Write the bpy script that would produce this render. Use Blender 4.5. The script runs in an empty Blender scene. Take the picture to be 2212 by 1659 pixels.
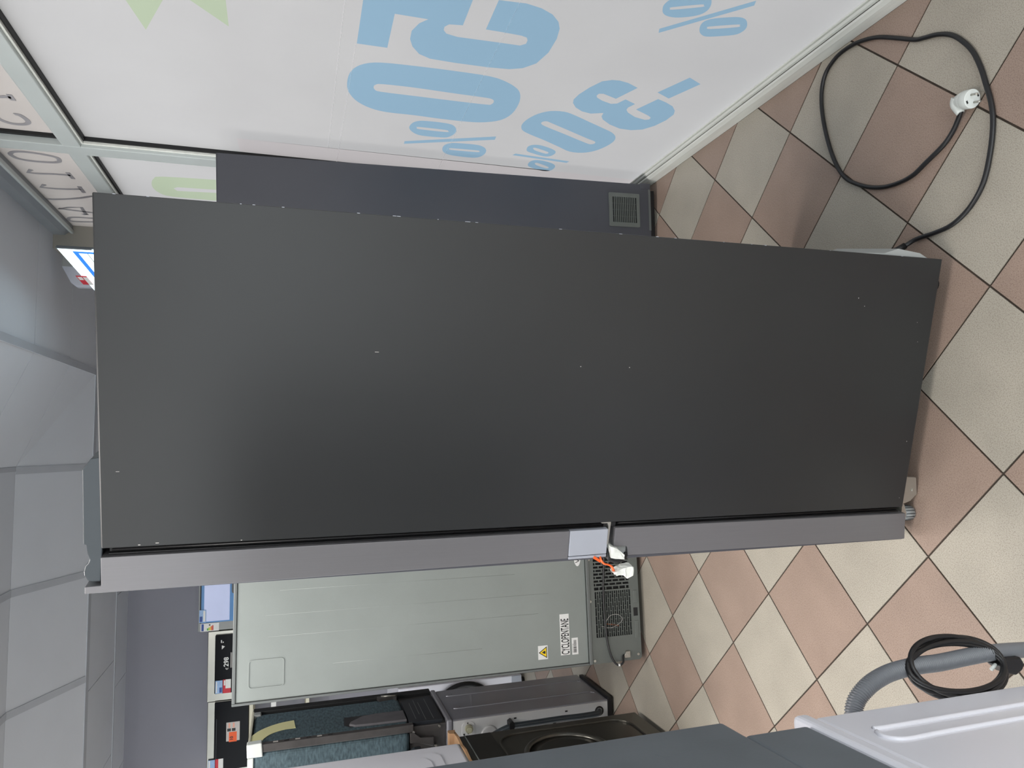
import bpy, bmesh, math, random
from math import sin, cos, pi, radians
from mathutils import Matrix, Vector
from mathutils.geometry import tessellate_polygon

random.seed(7)
scene = bpy.context.scene
COL = scene.collection

# ------------------------------------------------------------------ camera
F_PX = 1540.15
RIGHT = Vector((0.99650077, -0.08302735, 0.00962711))
DOWN = Vector((-0.01541993, -0.29581837, -0.95511974))
FWD = Vector((0.08214893, 0.95162910, -0.29606351))
CAM = Vector((0.0, 0.0, 1.5163))
cd = bpy.data.cameras.new('camera')
cd.sensor_fit = 'HORIZONTAL'
cd.sensor_width = 36.0
cd.lens = F_PX / 2212.0 * 36.0
cd.clip_start = 0.02
co = bpy.data.objects.new('camera', cd)
COL.objects.link(co)
# the photograph is taken with the phone on its side: picture right is down
co.matrix_world = Matrix(((DOWN.x, RIGHT.x, -FWD.x, CAM.x),
                          (DOWN.y, RIGHT.y, -FWD.y, CAM.y),
                          (DOWN.z, RIGHT.z, -FWD.z, CAM.z),
                          (0, 0, 0, 1)))
scene.camera = co

# ------------------------------------------------------------------ world and light
SKY = 2.2
LAMP_W = 16.0
w = bpy.data.worlds.new('overcast_sky')
scene.world = w
w.use_nodes = True
bg = w.node_tree.nodes['Background']
bg.inputs[0].default_value = (0.93, 0.965, 1.0, 1)
bg.inputs[1].default_value = SKY
scene.view_settings.view_transform = 'Standard'
scene.view_settings.look = 'None'
scene.view_settings.exposure = 0.9
scene.view_settings.gamma = 1.0
scene.view_settings.use_curve_mapping = False

# ------------------------------------------------------------------ helpers
def lin(c):
    return tuple((x / 255 / 12.92) if x / 255 <= 0.04045 else ((x / 255 + 0.055) / 1.055) ** 2.4 for x in c) + (1,)

MATS = {}
def mat(name, rgb, rough=0.5, metal=0.0, var=0.0, vscale=8.0, bump=0.0, bscale=120.0, spec=0.5, coat=0.0,
        rgb2=None, stretch=None, emit=0.0):
    """Principled material, colour given in sRGB 0-255, with procedural variation and fine relief."""
    if name in MATS:
        return MATS[name]
    m = bpy.data.materials.new(name)
    m.use_nodes = True
    nt = m.node_tree
    b = nt.nodes['Principled BSDF']
    b.inputs['Roughness'].default_value = rough
    b.inputs['Metallic'].default_value = metal
    b.inputs['Specular IOR Level'].default_value = spec
    b.inputs['Coat Weight'].default_value = coat
    b.inputs['Base Color'].default_value = lin(rgb)
    if emit:
        b.inputs['Emission Color'].default_value = lin(rgb)
        b.inputs['Emission Strength'].default_value = emit
    tc = nt.nodes.new('ShaderNodeTexCoord')
    src = tc.outputs['Object']
    if stretch:
        mp = nt.nodes.new('ShaderNodeMapping')
        mp.inputs['Scale'].default_value = stretch
        nt.links.new(src, mp.inputs[0])
        src = mp.outputs[0]
    if var or rgb2:
        n = nt.nodes.new('ShaderNodeTexNoise')
        n.inputs['Scale'].default_value = vscale
        n.inputs['Detail'].default_value = 5
        nt.links.new(src, n.inputs['Vector'])
        r = nt.nodes.new('ShaderNodeValToRGB')
        r.color_ramp.elements[0].position = 0.32
        r.color_ramp.elements[1].position = 0.68
        c = lin(rgb)
        if rgb2:
            r.color_ramp.elements[0].color = lin(rgb2)
            r.color_ramp.elements[1].color = c
        else:
            r.color_ramp.elements[0].color = tuple(x * (1 - var) for x in c[:3]) + (1,)
            r.color_ramp.elements[1].color = tuple(min(1, x * (1 + var)) for x in c[:3]) + (1,)
        nt.links.new(n.outputs['Fac'], r.inputs[0])
        nt.links.new(r.outputs[0], b.inputs['Base Color'])
    if bump:
        n2 = nt.nodes.new('ShaderNodeTexNoise')
        n2.inputs['Scale'].default_value = bscale
        n2.inputs['Detail'].default_value = 3
        nt.links.new(src, n2.inputs['Vector'])
        bp = nt.nodes.new('ShaderNodeBump')
        bp.inputs['Strength'].default_value = bump
        bp.inputs['Distance'].default_value = 0.002
        nt.links.new(n2.outputs['Fac'], bp.inputs['Height'])
        nt.links.new(bp.outputs[0], b.inputs['Normal'])
    MATS[name] = m
    return m

def film(name, rgb, trans=0.15, refl=0.3, var=0.03):
    """Printed film on a shop window: part of the daylight comes through it, part of the room light is thrown back."""
    m = bpy.data.materials.new(name)
    m.use_nodes = True
    nt = m.node_tree
    nt.nodes.clear()
    out = nt.nodes.new('ShaderNodeOutputMaterial')
    tr = nt.nodes.new('ShaderNodeBsdfTranslucent')
    di = nt.nodes.new('ShaderNodeBsdfDiffuse')
    ad = nt.nodes.new('ShaderNodeAddShader')
    tc = nt.nodes.new('ShaderNodeTexCoord')
    n = nt.nodes.new('ShaderNodeTexNoise')
    n.inputs['Scale'].default_value = 2.2
    n.inputs['Detail'].default_value = 4
    nt.links.new(tc.outputs['Object'], n.inputs['Vector'])
    c = lin(rgb)
    for sh, k in ((tr, trans), (di, refl)):
        r = nt.nodes.new('ShaderNodeValToRGB')
        r.color_ramp.elements[0].position = 0.3
        r.color_ramp.elements[1].position = 0.7
        r.color_ramp.elements[0].color = tuple(x * k * (1 - var) for x in c[:3]) + (1,)
        r.color_ramp.elements[1].color = tuple(x * k * (1 + var) for x in c[:3]) + (1,)
        nt.links.new(n.outputs['Fac'], r.inputs[0])
        nt.links.new(r.outputs[0], sh.inputs['Color'])
    nt.links.new(tr.outputs[0], ad.inputs[0])
    nt.links.new(di.outputs[0], ad.inputs[1])
    nt.links.new(ad.outputs[0], out.inputs['Surface'])
    MATS[name] = m
    return m

def clear_glass(name):
    m = bpy.data.materials.new(name)
    m.use_nodes = True
    nt = m.node_tree
    nt.nodes.clear()
    out = nt.nodes.new('ShaderNodeOutputMaterial')
    tr = nt.nodes.new('ShaderNodeBsdfTransparent')
    tr.inputs[0].default_value = (0.95, 0.97, 0.96, 1)
    gl = nt.nodes.new('ShaderNodeBsdfGlossy')
    gl.inputs['Roughness'].default_value = 0.02
    mx = nt.nodes.new('ShaderNodeMixShader')
    mx.inputs[0].default_value = 0.06
    nt.links.new(tr.outputs[0], mx.inputs[1])
    nt.links.new(gl.outputs[0], mx.inputs[2])
    nt.links.new(mx.outputs[0], out.inputs['Surface'])
    return m

def newbm():
    return bmesh.new()

def box(bm, x0, x1, y0, y1, z0, z1):
    v = [bm.verts.new((x, y, z)) for z in (z0, z1) for y in (y0, y1) for x in (x0, x1)]
    for f in ((0, 2, 3, 1), (4, 5, 7, 6), (0, 1, 5, 4), (2, 6, 7, 3), (0, 4, 6, 2), (1, 3, 7, 5)):
        bm.faces.new([v[i] for i in f])
    return bm

def B(x0, x1, y0, y1, z0, z1):
    return box(newbm(), x0, x1, y0, y1, z0, z1)

def mapax(axis, a, b, h):
    # axis = extrusion axis; a, b = the two profile coordinates
    return {'x': (h, a, b), 'y': (a, h, b), 'z': (a, b, h)}[axis]

def prism(bm, prof, axis, h0, h1, holes=()):
    """Extrude a 2D outline (with holes) along an axis: x -> (y,z), y -> (x,z), z -> (x,y)."""
    loops = [list(prof)] + [list(h) for h in holes]
    tris = tessellate_polygon([[Vector((p[0], p[1], 0)) for p in l] for l in loops])
    flat = [p for l in loops for p in l]
    bot = [bm.verts.new(mapax(axis, p[0], p[1], h0)) for p in flat]
    top = [bm.verts.new(mapax(axis, p[0], p[1], h1)) for p in flat]
    for t in tris:
        for vs, rev in ((bot, False), (top, True)):
            ids = list(t) if not rev else list(reversed(t))
            try:
                bm.faces.new([vs[i] for i in ids])
            except ValueError:
                pass
    k = 0
    for l in loops:
        n = len(l)
        for i in range(n):
            a, b = k + i, k + (i + 1) % n
            try:
                bm.faces.new((bot[a], bot[b], top[b], top[a]))
            except ValueError:
                pass
        k += n
    bmesh.ops.recalc_face_normals(bm, faces=bm.faces[:])
    return bm

def rrect(x0, x1, y0, y1, r, n=5):
    pts = []
    for cx, cy, a0 in ((x1 - r, y1 - r, 0), (x0 + r, y1 - r, 90), (x0 + r, y0 + r, 180), (x1 - r, y0 + r, 270)):
        for i in range(n + 1):
            a = radians(a0 + 90 * i / n)
            pts.append((cx + r * cos(a), cy + r * sin(a)))
    return pts

def circ(cx, cy, r, n=24):
    return [(cx + r * cos(2 * pi * i / n), cy + r * sin(2 * pi * i / n)) for i in range(n)]

def smooth_path(pts, sub=4, closed=False):
    """Catmull-Rom through the points."""
    P = [Vector(p) for p in pts]
    n = len(P)
    out = []
    rng = range(n if closed else n - 1)
    for i in rng:
        if closed:
            a, b, c, d = P[(i - 1) % n], P[i], P[(i + 1) % n], P[(i + 2) % n]
        else:
            a, b, c, d = P[max(i - 1, 0)], P[i], P[i + 1], P[min(i + 2, n - 1)]
        for s in range(sub):
            t = s / sub
            out.append(0.5 * ((2 * b) + (c - a) * t + (2 * a - 5 * b + 4 * c - d) * t * t + (3 * b - a - 3 * c + d) * t ** 3))
    if not closed:
        out.append(P[-1])
    return out

def tube(bm, pts, r, seg=8, closed=False, flat=1.0, rfun=None):
    P = [Vector(p) for p in pts]
    n = len(P)
    rings = []
    up = Vector((0, 0, 1))
    nrm = None
    for i in range(n):
        if closed:
            t = P[(i + 1) % n] - P[i - 1]
        else:
            t = P[min(i + 1, n - 1)] - P[max(i - 1, 0)]
        t.normalize()
        if nrm is None:
            ref = up if abs(t.z) < 0.95 else Vector((1, 0, 0))
            nrm = (ref - t * ref.dot(t)).normalized()
        else:
            nrm = (nrm - t * nrm.dot(t)).normalized()
        bi = t.cross(nrm)
        rr = rfun(i) if rfun else r
        rings.append([bm.verts.new(P[i] + nrm * rr * flat * cos(2 * pi * k / seg) + bi * rr * sin(2 * pi * k / seg)) for k in range(seg)])
    m = n if closed else n - 1
    for i in range(m):
        a, b = rings[i], rings[(i + 1) % n]
        for k in range(seg):
            bm.faces.new((a[k], a[(k + 1) % seg], b[(k + 1) % seg], b[k]))
    if not closed:
        bm.faces.new(list(reversed(rings[0])))
        bm.faces.new(rings[-1])
    for f in bm.faces:
        f.smooth = True
    return bm

def ribbon(bm, pts, half, axis_x, depth=0.0006):
    """Flat pen stroke of given half width in the plane x = axis_x, points (y, z)."""
    P = [Vector((p[0], p[1])) for p in pts]
    L, R = [], []
    for i in range(len(P)):
        t = (P[min(i + 1, len(P) - 1)] - P[max(i - 1, 0)]).normalized()
        nn = Vector((-t.y, t.x))
        L.append(P[i] + nn * half)
        R.append(P[i] - nn * half)
    def pt(v, x): return bm.verts.new((x, v.x, v.y))
    f0 = [(pt(l, axis_x), pt(r, axis_x), pt(l, axis_x + depth), pt(r, axis_x + depth)) for l, r in zip(L, R)]
    for a, b in zip(f0, f0[1:]):
        bm.faces.new((a[0], a[1], b[1], b[0]))
        bm.faces.new((a[2], b[2], b[3], a[3]))
        bm.faces.new((a[0], b[0], b[2], a[2]))
        bm.faces.new((a[1], a[3], b[3], b[1]))
    bm.faces.new((f0[0][0], f0[0][2], f0[0][3], f0[0][1]))
    bm.faces.new((f0[-1][0], f0[-1][1], f0[-1][3], f0[-1][2]))
    bmesh.ops.recalc_face_normals(bm, faces=bm.faces[:])
    return bm

def cyl(bm, c, axis, r, h, seg=20, r2=None):
    """Cylinder from c along +axis by h."""
    r2 = r if r2 is None else r2
    ia = 'xyz'.index(axis)
    o = [(1, 2), (2, 0), (0, 1)][ia]
    r0, r1 = [], []
    for k in range(seg):
        a = 2 * pi * k / seg
        for ring, rr, d in ((r0, r, 0), (r1, r2, h)):
            p = list(c)
            p[ia] += d
            p[o[0]] += rr * cos(a)
            p[o[1]] += rr * sin(a)
            ring.append(bm.verts.new(p))
    for k in range(seg):
        f = bm.faces.new((r0[k], r0[(k + 1) % seg], r1[(k + 1) % seg], r1[k]))
        f.smooth = True
    bm.faces.new(list(reversed(r0)))
    bm.faces.new(r1)
    return bm

def torus(bm, c, axis, R, r, seg=40, seg2=10, a0=0, a1=360):
    ia = 'xyz'.index(axis)
    o = [(1, 2), (2, 0), (0, 1)][ia]
    closed = abs(a1 - a0) >= 360
    pts = []
    n = seg if closed else seg + 1
    for k in range(n):
        a = radians(a0 + (a1 - a0) * k / seg)
        p = list(c)
        p[o[0]] += R * cos(a)
        p[o[1]] += R * sin(a)
        pts.append(p)
    return tube(bm, pts, r, seg2, closed=closed)

def obj(name, bm, m, parent=None, bevel=0.0, seg=2, smooth=False):
    me = bpy.data.meshes.new(name)
    bm.to_mesh(me)
    bm.free()
    me.materials.append(m)
    o = bpy.data.objects.new(name, me)
    COL.objects.link(o)
    if parent is not None:
        o.parent = parent
    if bevel:
        md = o.modifiers.new('bevel', 'BEVEL')
        md.width = bevel
        md.segments = seg
        md.limit_method = 'ANGLE'
        md.angle_limit = radians(35)
    if smooth:
        for p in me.polygons:
            p.use_smooth = True
    return o

def thing(name, label, cat, loc=(0, 0, 0), rotz=0.0, group=None):
    o = bpy.data.objects.new(name, None)
    COL.objects.link(o)
    o.empty_display_size = 0.1
    o.location = loc
    o.rotation_euler = (0, 0, radians(rotz))
    o['label'] = label
    o['category'] = cat
    if group:
        o['group'] = group
    return o

def tag(o, label, cat, group=None):
    o['label'] = label
    o['category'] = cat
    if group:
        o['group'] = group
    return o

def struct(name, bm, m, label=None, bevel=0.0):
    o = obj(name, bm, m, None, bevel)
    o['kind'] = 'structure'
    if label:
        o['label'] = label
        o['category'] = name.split('_')[0]
    return o

def text(name, s, size, m, parent, origin, xdir, zdir, depth=0.0006, align='LEFT', sx=1.0, bold=0.0):
    """Lettering as flat mesh; origin is the baseline start, xdir the reading direction, zdir up."""
    cu = bpy.data.curves.new(name, 'FONT')
    cu.body = s
    cu.size = size
    cu.align_x = align
    cu.extrude = depth / 2
    cu.offset = bold
    cu.resolution_u = 3
    t = bpy.data.objects.new(name + '_tmp', cu)
    COL.objects.link(t)
    dg = bpy.context.evaluated_depsgraph_get()
    me = bpy.data.meshes.new_from_object(t.evaluated_get(dg))
    bpy.data.objects.remove(t)
    bpy.data.curves.remove(cu)
    X = Vector(xdir).normalized()
    Zv = Vector(zdir).normalized()
    N = X.cross(Zv)
    M = Matrix(((X.x * sx, Zv.x, N.x, origin[0]), (X.y * sx, Zv.y, N.y, origin[1]), (X.z * sx, Zv.z, N.z, origin[2]), (0, 0, 0, 1)))
    me.transform(M)
    me.materials.clear()
    me.materials.append(m)
    me.name = name
    o = bpy.data.objects.new(name, me)
    COL.objects.link(o)
    o.parent = parent
    return o

# ------------------------------------------------------------------ materials
M_grout = mat('grout', (62, 53, 45), 0.9, var=0.2, vscale=30)
def tile_mat(name, a, b):
    m = bpy.data.materials.new(name)
    m.use_nodes = True
    nt = m.node_tree
    p = nt.nodes['Principled BSDF']
    tc = nt.nodes.new('ShaderNodeTexCoord')
    oi = nt.nodes.new('ShaderNodeObjectInfo')
    add = nt.nodes.new('ShaderNodeVectorMath'); add.operation = 'ADD'
    sc = nt.nodes.new('ShaderNodeVectorMath'); sc.operation = 'SCALE'
    sc.inputs['Scale'].default_value = 7.3
    nt.links.new(oi.outputs['Location'], sc.inputs[0])
    nt.links.new(tc.outputs['Object'], add.inputs[0])
    nt.links.new(sc.outputs[0], add.inputs[1])
    n = nt.nodes.new('ShaderNodeTexNoise'); n.inputs['Scale'].default_value = 360; n.inputs['Detail'].default_value = 3
    n.inputs['Roughness'].default_value = 0.65
    n3 = nt.nodes.new('ShaderNodeTexNoise'); n3.inputs['Scale'].default_value = 7; n3.inputs['Detail'].default_value = 3
    nt.links.new(add.outputs[0], n.inputs['Vector'])
    nt.links.new(add.outputs[0], n3.inputs['Vector'])
    r = nt.nodes.new('ShaderNodeValToRGB')
    r.color_ramp.elements[0].position = 0.33; r.color_ramp.elements[0].color = lin(b)
    r.color_ramp.elements[1].position = 0.55; r.color_ramp.elements[1].color = lin(a)
    nt.links.new(n.outputs['Fac'], r.inputs[0])
    hs = nt.nodes.new('ShaderNodeHueSaturation')
    mr = nt.nodes.new('ShaderNodeMapRange')
    mr.inputs['From Min'].default_value = 0.3; mr.inputs['From Max'].default_value = 0.7
    mr.inputs['To Min'].default_value = 0.93; mr.inputs['To Max'].default_value = 1.06
    nt.links.new(n3.outputs['Fac'], mr.inputs['Value'])
    nt.links.new(mr.outputs[0], hs.inputs['Value'])
    nt.links.new(r.outputs[0], hs.inputs['Color'])
    nt.links.new(hs.outputs[0], p.inputs['Base Color'])
    p.inputs['Roughness'].default_value = 0.38
    p.inputs['Specular IOR Level'].default_value = 0.4
    bp = nt.nodes.new('ShaderNodeBump'); bp.inputs['Strength'].default_value = 0.14; bp.inputs['Distance'].default_value = 0.0012
    nt.links.new(n.outputs['Fac'], bp.inputs['Height'])
    nt.links.new(bp.outputs[0], p.inputs['Normal'])
    return m
M_beige = tile_mat('beige_stoneware', (176, 169, 156), (146, 138, 126))
M_pink = tile_mat('pink_stoneware', (160, 140, 127), (134, 113, 101))
M_film = film('white_window_film', (250, 247, 246), 0.192, 0.14)
M_blue = film('blue_print', (186, 224, 250), 0.190, 0.14, 0.01)
M_green = film('green_print', (232, 246, 214), 0.188, 0.14, 0.01)
M_strip = film('film_overlap', (252, 243, 242), 0.198, 0.14, 0.02)
M_seam = film('film_seam', (255, 255, 255), 0.9, 0.14, 0.0)
M_paper = film('aged_paper', (238, 230, 225), 0.09, 0.50, 0.06)
M_ink = mat('grey_ink', (158, 156, 160), 0.7)
M_alu = mat('white_lacquered_aluminium', (190, 197, 196), 0.35, var=0.03, vscale=5)
M_alu_s = mat('sill_aluminium', (222, 224, 218), 0.3, var=0.06, vscale=9, stretch=(6, 0.5, 6))
M_gask = mat('black_rubber', (18, 19, 21), 0.6)
M_topr = mat('grey_aluminium', (134, 139, 144), 0.4, var=0.05, vscale=4)
M_ceil = mat('ceiling_panel_white', (206, 210, 218), 0.75, var=0.02, vscale=3, bump=0.05, bscale=90)
M_ctrim = mat('ceiling_rail_grey', (180, 184, 192), 0.6, var=0.03)
M_wall = mat('painted_wall', (172, 170, 170), 0.7, var=0.03, vscale=2.5)
M_pill = mat('beige_pillar_paint', (150, 146, 138), 0.7, var=0.04, vscale=6)
M_dark = mat('anthracite_paint', (40, 41, 42), 0.38, 0.12, var=0.05, vscale=3, bump=0.03, bscale=500)
M_dark2 = mat('anthracite_paint_cool', (76, 77, 84), 0.42, 0.2, var=0.05, vscale=3)
M_edge = mat('brushed_door_edge', (116, 115, 118), 0.42, 0.4, var=0.02, vscale=14, stretch=(30, 30, 0.6))
M_cap = mat('silver_plastic', (168, 172, 182), 0.4, 0.2, var=0.02)
M_hinge = mat('slate_plastic', (60, 66, 71), 0.3, var=0.03)
M_steel = mat('zinc_steel', (182, 180, 172), 0.3, 0.8, var=0.05, vscale=20)
M_black = mat('black_plastic', (22, 22, 24), 0.42, var=0.1)
M_cord = mat('black_pvc', (26, 26, 28), 0.38, var=0.1)
M_white = mat('white_enamel', (228, 228, 236), 0.28, var=0.015, vscale=4, coat=0.2)
M_wplas = mat('white_plastic', (214, 218, 214), 0.4)
M_greyp = mat('grey_plastic', (150, 153, 152), 0.45)
M_silver = mat('silver_sheet', (139, 145, 142), 0.42, 0.2, var=0.04, vscale=5, bump=0.08, bscale=260)
M_silver_d = mat('grey_rim', (108, 112, 111), 0.4, 0.3)
M_cover = mat('dark_grey_cover', (100, 104, 100), 0.55, var=0.06)
M_yel = mat('warning_yellow', (246, 208, 20), 0.5)
M_orange = mat('orange_wire_sleeve', (226, 92, 28), 0.4)
M_wrap = mat('white_polyfoam_wrap', (226, 228, 222), 0.35, var=0.08, vscale=40, bump=0.3, bscale=60)
M_labelw = mat('white_label', (228, 228, 226), 0.5)
M_labelb = mat('black_print', (24, 24, 26), 0.5)
M_gwash = mat('silver_grey_enamel', (146, 146, 153), 0.22, 0.25, var=0.02, coat=0.3)
M_felt = mat('bitumen_felt', (88, 108, 116), 0.75, rgb2=(56, 72, 79), vscale=38, bump=0.5, bscale=60, stretch=(1, 1, 3))
M_tape = mat('yellow_tape', (238, 234, 176), 0.45)
M_dmetal = mat('dark_sheet_metal', (44, 48, 54), 0.4, 0.3, var=0.1, vscale=12)
M_brown = mat('dark_bracket', (80, 77, 76), 0.45, 0.3, var=0.15, vscale=16)
M_duct = mat('grey_felt_duct', (104, 102, 106), 0.7, var=0.08, vscale=20)
M_inox = mat('dark_inox', (92, 90, 84), 0.28, 0.75, var=0.06, vscale=5, stretch=(1, 0.3, 8))
M_card = mat('cardboard', (178, 140, 104), 0.85, var=0.1, vscale=25)
M_slate = mat('dusty_slate_panel', (104, 110, 116), 0.5, var=0.08, vscale=9, bump=0.08, bscale=200)
M_hose = mat('grey_hose', (116, 119, 124), 0.42, var=0.03)
M_glassb = mat('black_glass', (14, 15, 20), 0.14, spec=0.08)
M_inoxl = mat('stainless', (158, 157, 150), 0.25, 0.9, var=0.06, vscale=6)
M_bluef = mat('blue_protective_film', (54, 124, 186), 0.3)
M_mirror = mat('film_covered_door', (168, 176, 206), 0.3, 0.3, var=0.03)
M_red = mat('red_print', (196, 36, 54), 0.5)
M_bluel = mat('light_blue_label', (150, 182, 222), 0.5, var=0.1, vscale=80)
M_blued = mat('dark_blue_print', (40, 76, 150), 0.5)
M_lab_or = mat('orange_label', (234, 92, 34), 0.5)
M_greyl = mat('grey_label', (190, 186, 182), 0.5)
M_shelf = mat('cream_shelf', (210, 206, 186), 0.5, var=0.03)
M_scr = mat('lit_screen_white', (226, 248, 252), 0.2, emit=1.0)
M_scrb = mat('lit_screen_blue', (30, 104, 190), 0.2, emit=0.7)
M_scrd = mat('lit_screen_dark', (92, 104, 96), 0.2, emit=0.5)
M_bezel = mat('bezel_grey', (86, 92, 98), 0.35)
M_wbox = mat('wall_box_plastic', (188, 192, 204), 0.4)
M_pave = mat('pavement', (150, 148, 144), 0.9, var=0.08)
M_led = mat('led_diffuser', (255, 250, 244), 0.5, emit=0.0)
M_far = mat('far_wall_paint', (140, 140, 150), 0.7, var=0.03, vscale=2)
M_glass = clear_glass('clear_glass')
M_gback = mat('pale_grey_back', (200, 200, 200), 0.35, 0.1, var=0.03)  # back sheet of the grey washer, paler than its cabinet
M_inoxd = mat('smoked_steel', (58, 57, 53), 0.3, 0.6)
# outlines in millimetres (along the window, height above the floor)
PRINT = {
    'big_zero': [[(2290,1351),(2218,1352),(2168,1339),(2132,1310),(2112,1262),(2104,1163),(2100,1036),(2102,920),(2121,860),(2155,812),(2196,788),(2257,775),(2332,776),(2389,800),(2422,852),(2434,910),(2437,1010),(2434,1109),(2436,1205),(2420,1263),(2386,1308),(2342,1336)],[(2267,1268),(2252,1263),(2243,1242),(2238,1141),(2241,1004),(2242,896),(2248,870),(2263,862),(2282,865),(2289,883),(2292,993),(2294,1132),(2295,1240),(2286,1262)]],
    'big_five': [[(1760,1346),(1812,1345),(2026,1343),(2025,1255),(1852,1257),(1852,1165),(1878,1186),(1919,1200),(1961,1198),(1998,1185),(2033,1159),(2050,1123),(2053,1046),(2051,943),(2044,874),(2027,835),(1989,803),(1921,788),(1846,790),(1796,800),(1766,815),(1738,843),(1720,881),(1711,927),(1717,1002),(1856,1000),(1856,952),(1858,894),(1863,876),(1876,869),(1894,868),(1908,882),(1909,940),(1914,1069),(1906,1103),(1891,1114),(1875,1115),(1860,1105),(1854,1067),(1733,1068),(1681,1069)]],
    'pct1a': [[(2542,1108),(2501,1105),(2476,1087),(2467,1054),(2466,989),(2477,956),(2508,938),(2544,936),(2579,952),(2590,979),(2594,1051),(2578,1085)],[(2532,1080),(2523,1076),(2522,977),(2529,965),(2539,968),(2541,1071)]],
    'pct1b': [[(2685,1106),(2660,1107),(2527,778),(2557,775)]],
    'pct1c': [[(2697,952),(2657,952),(2632,933),(2624,902),(2620,832),(2635,798),(2665,780),(2706,779),(2739,796),(2749,833),(2746,902),(2728,937)],[(2686,924),(2678,920),(2672,816),(2678,806),(2688,812),(2694,916)]],
    'minus': [[(2053,350),(1937,297),(1965,240),(2081,292)]],
    'three': [[(2043,429),(2022,473),(2015,508),(2018,533),(2035,561),(2083,584),(2136,600),(2174,604),(2199,596),(2227,574),(2248,542),(2256,505),(2239,463),(2265,459),(2287,444),(2318,402),(2340,351),(2341,304),(2325,265),(2283,235),(2230,217),(2183,214),(2156,225),(2128,250),(2109,286),(2094,325),(2184,363),(2216,297),(2227,282),(2242,280),(2249,294),(2238,340),(2213,380),(2195,395),(2178,397),(2148,385),(2126,432),(2161,447),(2169,467),(2156,506),(2140,532),(2128,539),(2114,537),(2110,522),(2131,466)]],
    'zero2': [[(2429,709),(2398,715),(2354,708),(2307,686),(2275,650),(2267,601),(2282,557),(2319,482),(2354,411),(2380,363),(2412,334),(2451,324),(2502,333),(2554,359),(2584,400),(2586,454),(2556,509),(2511,589),(2477,657),(2453,694)],[(2380,648),(2362,649),(2355,635),(2365,612),(2407,526),(2452,435),(2470,395),(2487,388),(2498,399),(2492,423),(2442,527),(2399,619)]],
    'pct2a': [[(2614,627),(2583,631),(2563,617),(2559,587),(2577,538),(2598,510),(2625,504),(2652,516),(2658,541),(2642,590),(2630,616)],[(2595,606),(2587,598),(2610,542),(2620,532),(2631,540),(2613,589)]],
    'pct2b': [[(2680,666),(2662,658),(2680,417),(2698,423)]],
    'pct2c': [[(2753,575),(2722,574),(2703,558),(2702,525),(2718,481),(2742,457),(2777,453),(2802,467),(2805,500),(2790,539),(2775,564)],[(2739,549),(2730,541),(2757,486),(2769,477),(2776,487),(2756,534)]],
    'pct3a': [[(1638,562),(1617,570),(1592,566),(1579,554),(1556,504),(1551,474),(1563,458),(1585,446),(1607,443),(1628,452),(1646,477),(1659,512),(1658,539),(1649,554)],[(1626,545),(1619,543),(1587,474),(1589,466),(1596,466),(1629,537)]],
    'pct3b': [[(1719,527),(1532,341),(1552,333),(1738,519)]],
    'pct3c': [[(1697,411),(1672,423),(1650,422),(1632,402),(1611,351),(1610,324),(1623,305),(1647,290),(1670,290),(1688,303),(1707,345),(1717,376),(1712,395)],[(1677,398),(1670,394),(1640,323),(1643,316),(1651,316),(1681,387)]],
    'green_a': [[(1944,1944),(1980,1938),(2115,1913),(1953,1844),(1910,1825)]],
    'green_b': [[(1906,1809),(1935,1780),(2036,1691),(1909,1689),(1871,1688)]],
    'green_zero': [[(3383,2111),(3324,2092),(3292,2053),(3273,1821),(3275,1739),(3569,1757),(3559,1843),(3551,2050),(3513,2099),(3450,2116)],[(3433,2030),(3413,2012),(3404,1834),(3445,1838),(3463,2019)]],
}
STROKES = {
    'zero': [(3174,2579),(3151,2558),(3143,2513),(3154,2455),(3174,2419),(3205,2418),(3223,2428),(3235,2459),(3238,2526),(3223,2568),(3193,2582),(3174,2579)],
    'one': [(3340,2558),(3382,2582),(3382,2537),(3371,2484),(3370,2421)],
    'one_foot': [(3339,2424),(3413,2422)],
    'one2': [(3519,2561),(3562,2586),(3565,2531),(3557,2480),(3543,2427)],
    'one2f': [(3507,2423),(3590,2424)],
    'slash': [(3727,2630),(3722,2581),(3705,2526),(3672,2459),(3627,2397)],
    'four': [(3891,2455),(3861,2599),(3832,2548),(3814,2490),(3927,2497)],
    'four_foot': [(3934,2514),(3923,2488)],
    'zero3': [(3988,2473),(3987,2521),(3990,2553),(4000,2584),(4030,2601),(4063,2600),(4064,2556),(4049,2487)],
    'nine': [(2789,2443),(2791,2428),(2821,2418),(2846,2418),(2865,2431),(2876,2460),(2869,2487),(2848,2505),(2824,2508)],
    'one0': [(2660,2458),(2659,2442),(2654,2426),(2656,2410)],
    'one0f': [(2634,2409),(2677,2410)],
}
SEAMS = [((1.65, 1.392), (2.80, 1.386)), ((2.03, 1.345), (2.93, 1.345)), ((1.60, 0.948), (2.93, 0.929))]

# ------------------------------------------------------------------ floor
ROOM_X0, ROOM_X1, ROOM_Y0, ROOM_Y1 = -4.6, 1.17, -2.6, 6.22
floor = struct('floor', B(ROOM_X0, ROOM_X1, ROOM_Y0, ROOM_Y1, -0.06, -0.0025), M_grout)
T = 0.30
TO = Vector((-0.0859, 1.2036, 0))
EI = Vector((cos(radians(135)), sin(radians(135)), 0))
EJ = Vector((cos(radians(45)), sin(radians(45)), 0))
tile_me = {}
for key, m in (('b', M_beige), ('p', M_pink)):
    bm = B(-0.1475, 0.1475, -0.1475, 0.1475, -0.012, 0.0)
    me = bpy.data.meshes.new('tile')
    bm.to_mesh(me); bm.free()
    me.materials.append(m)
    tile_me[key] = me

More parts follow.
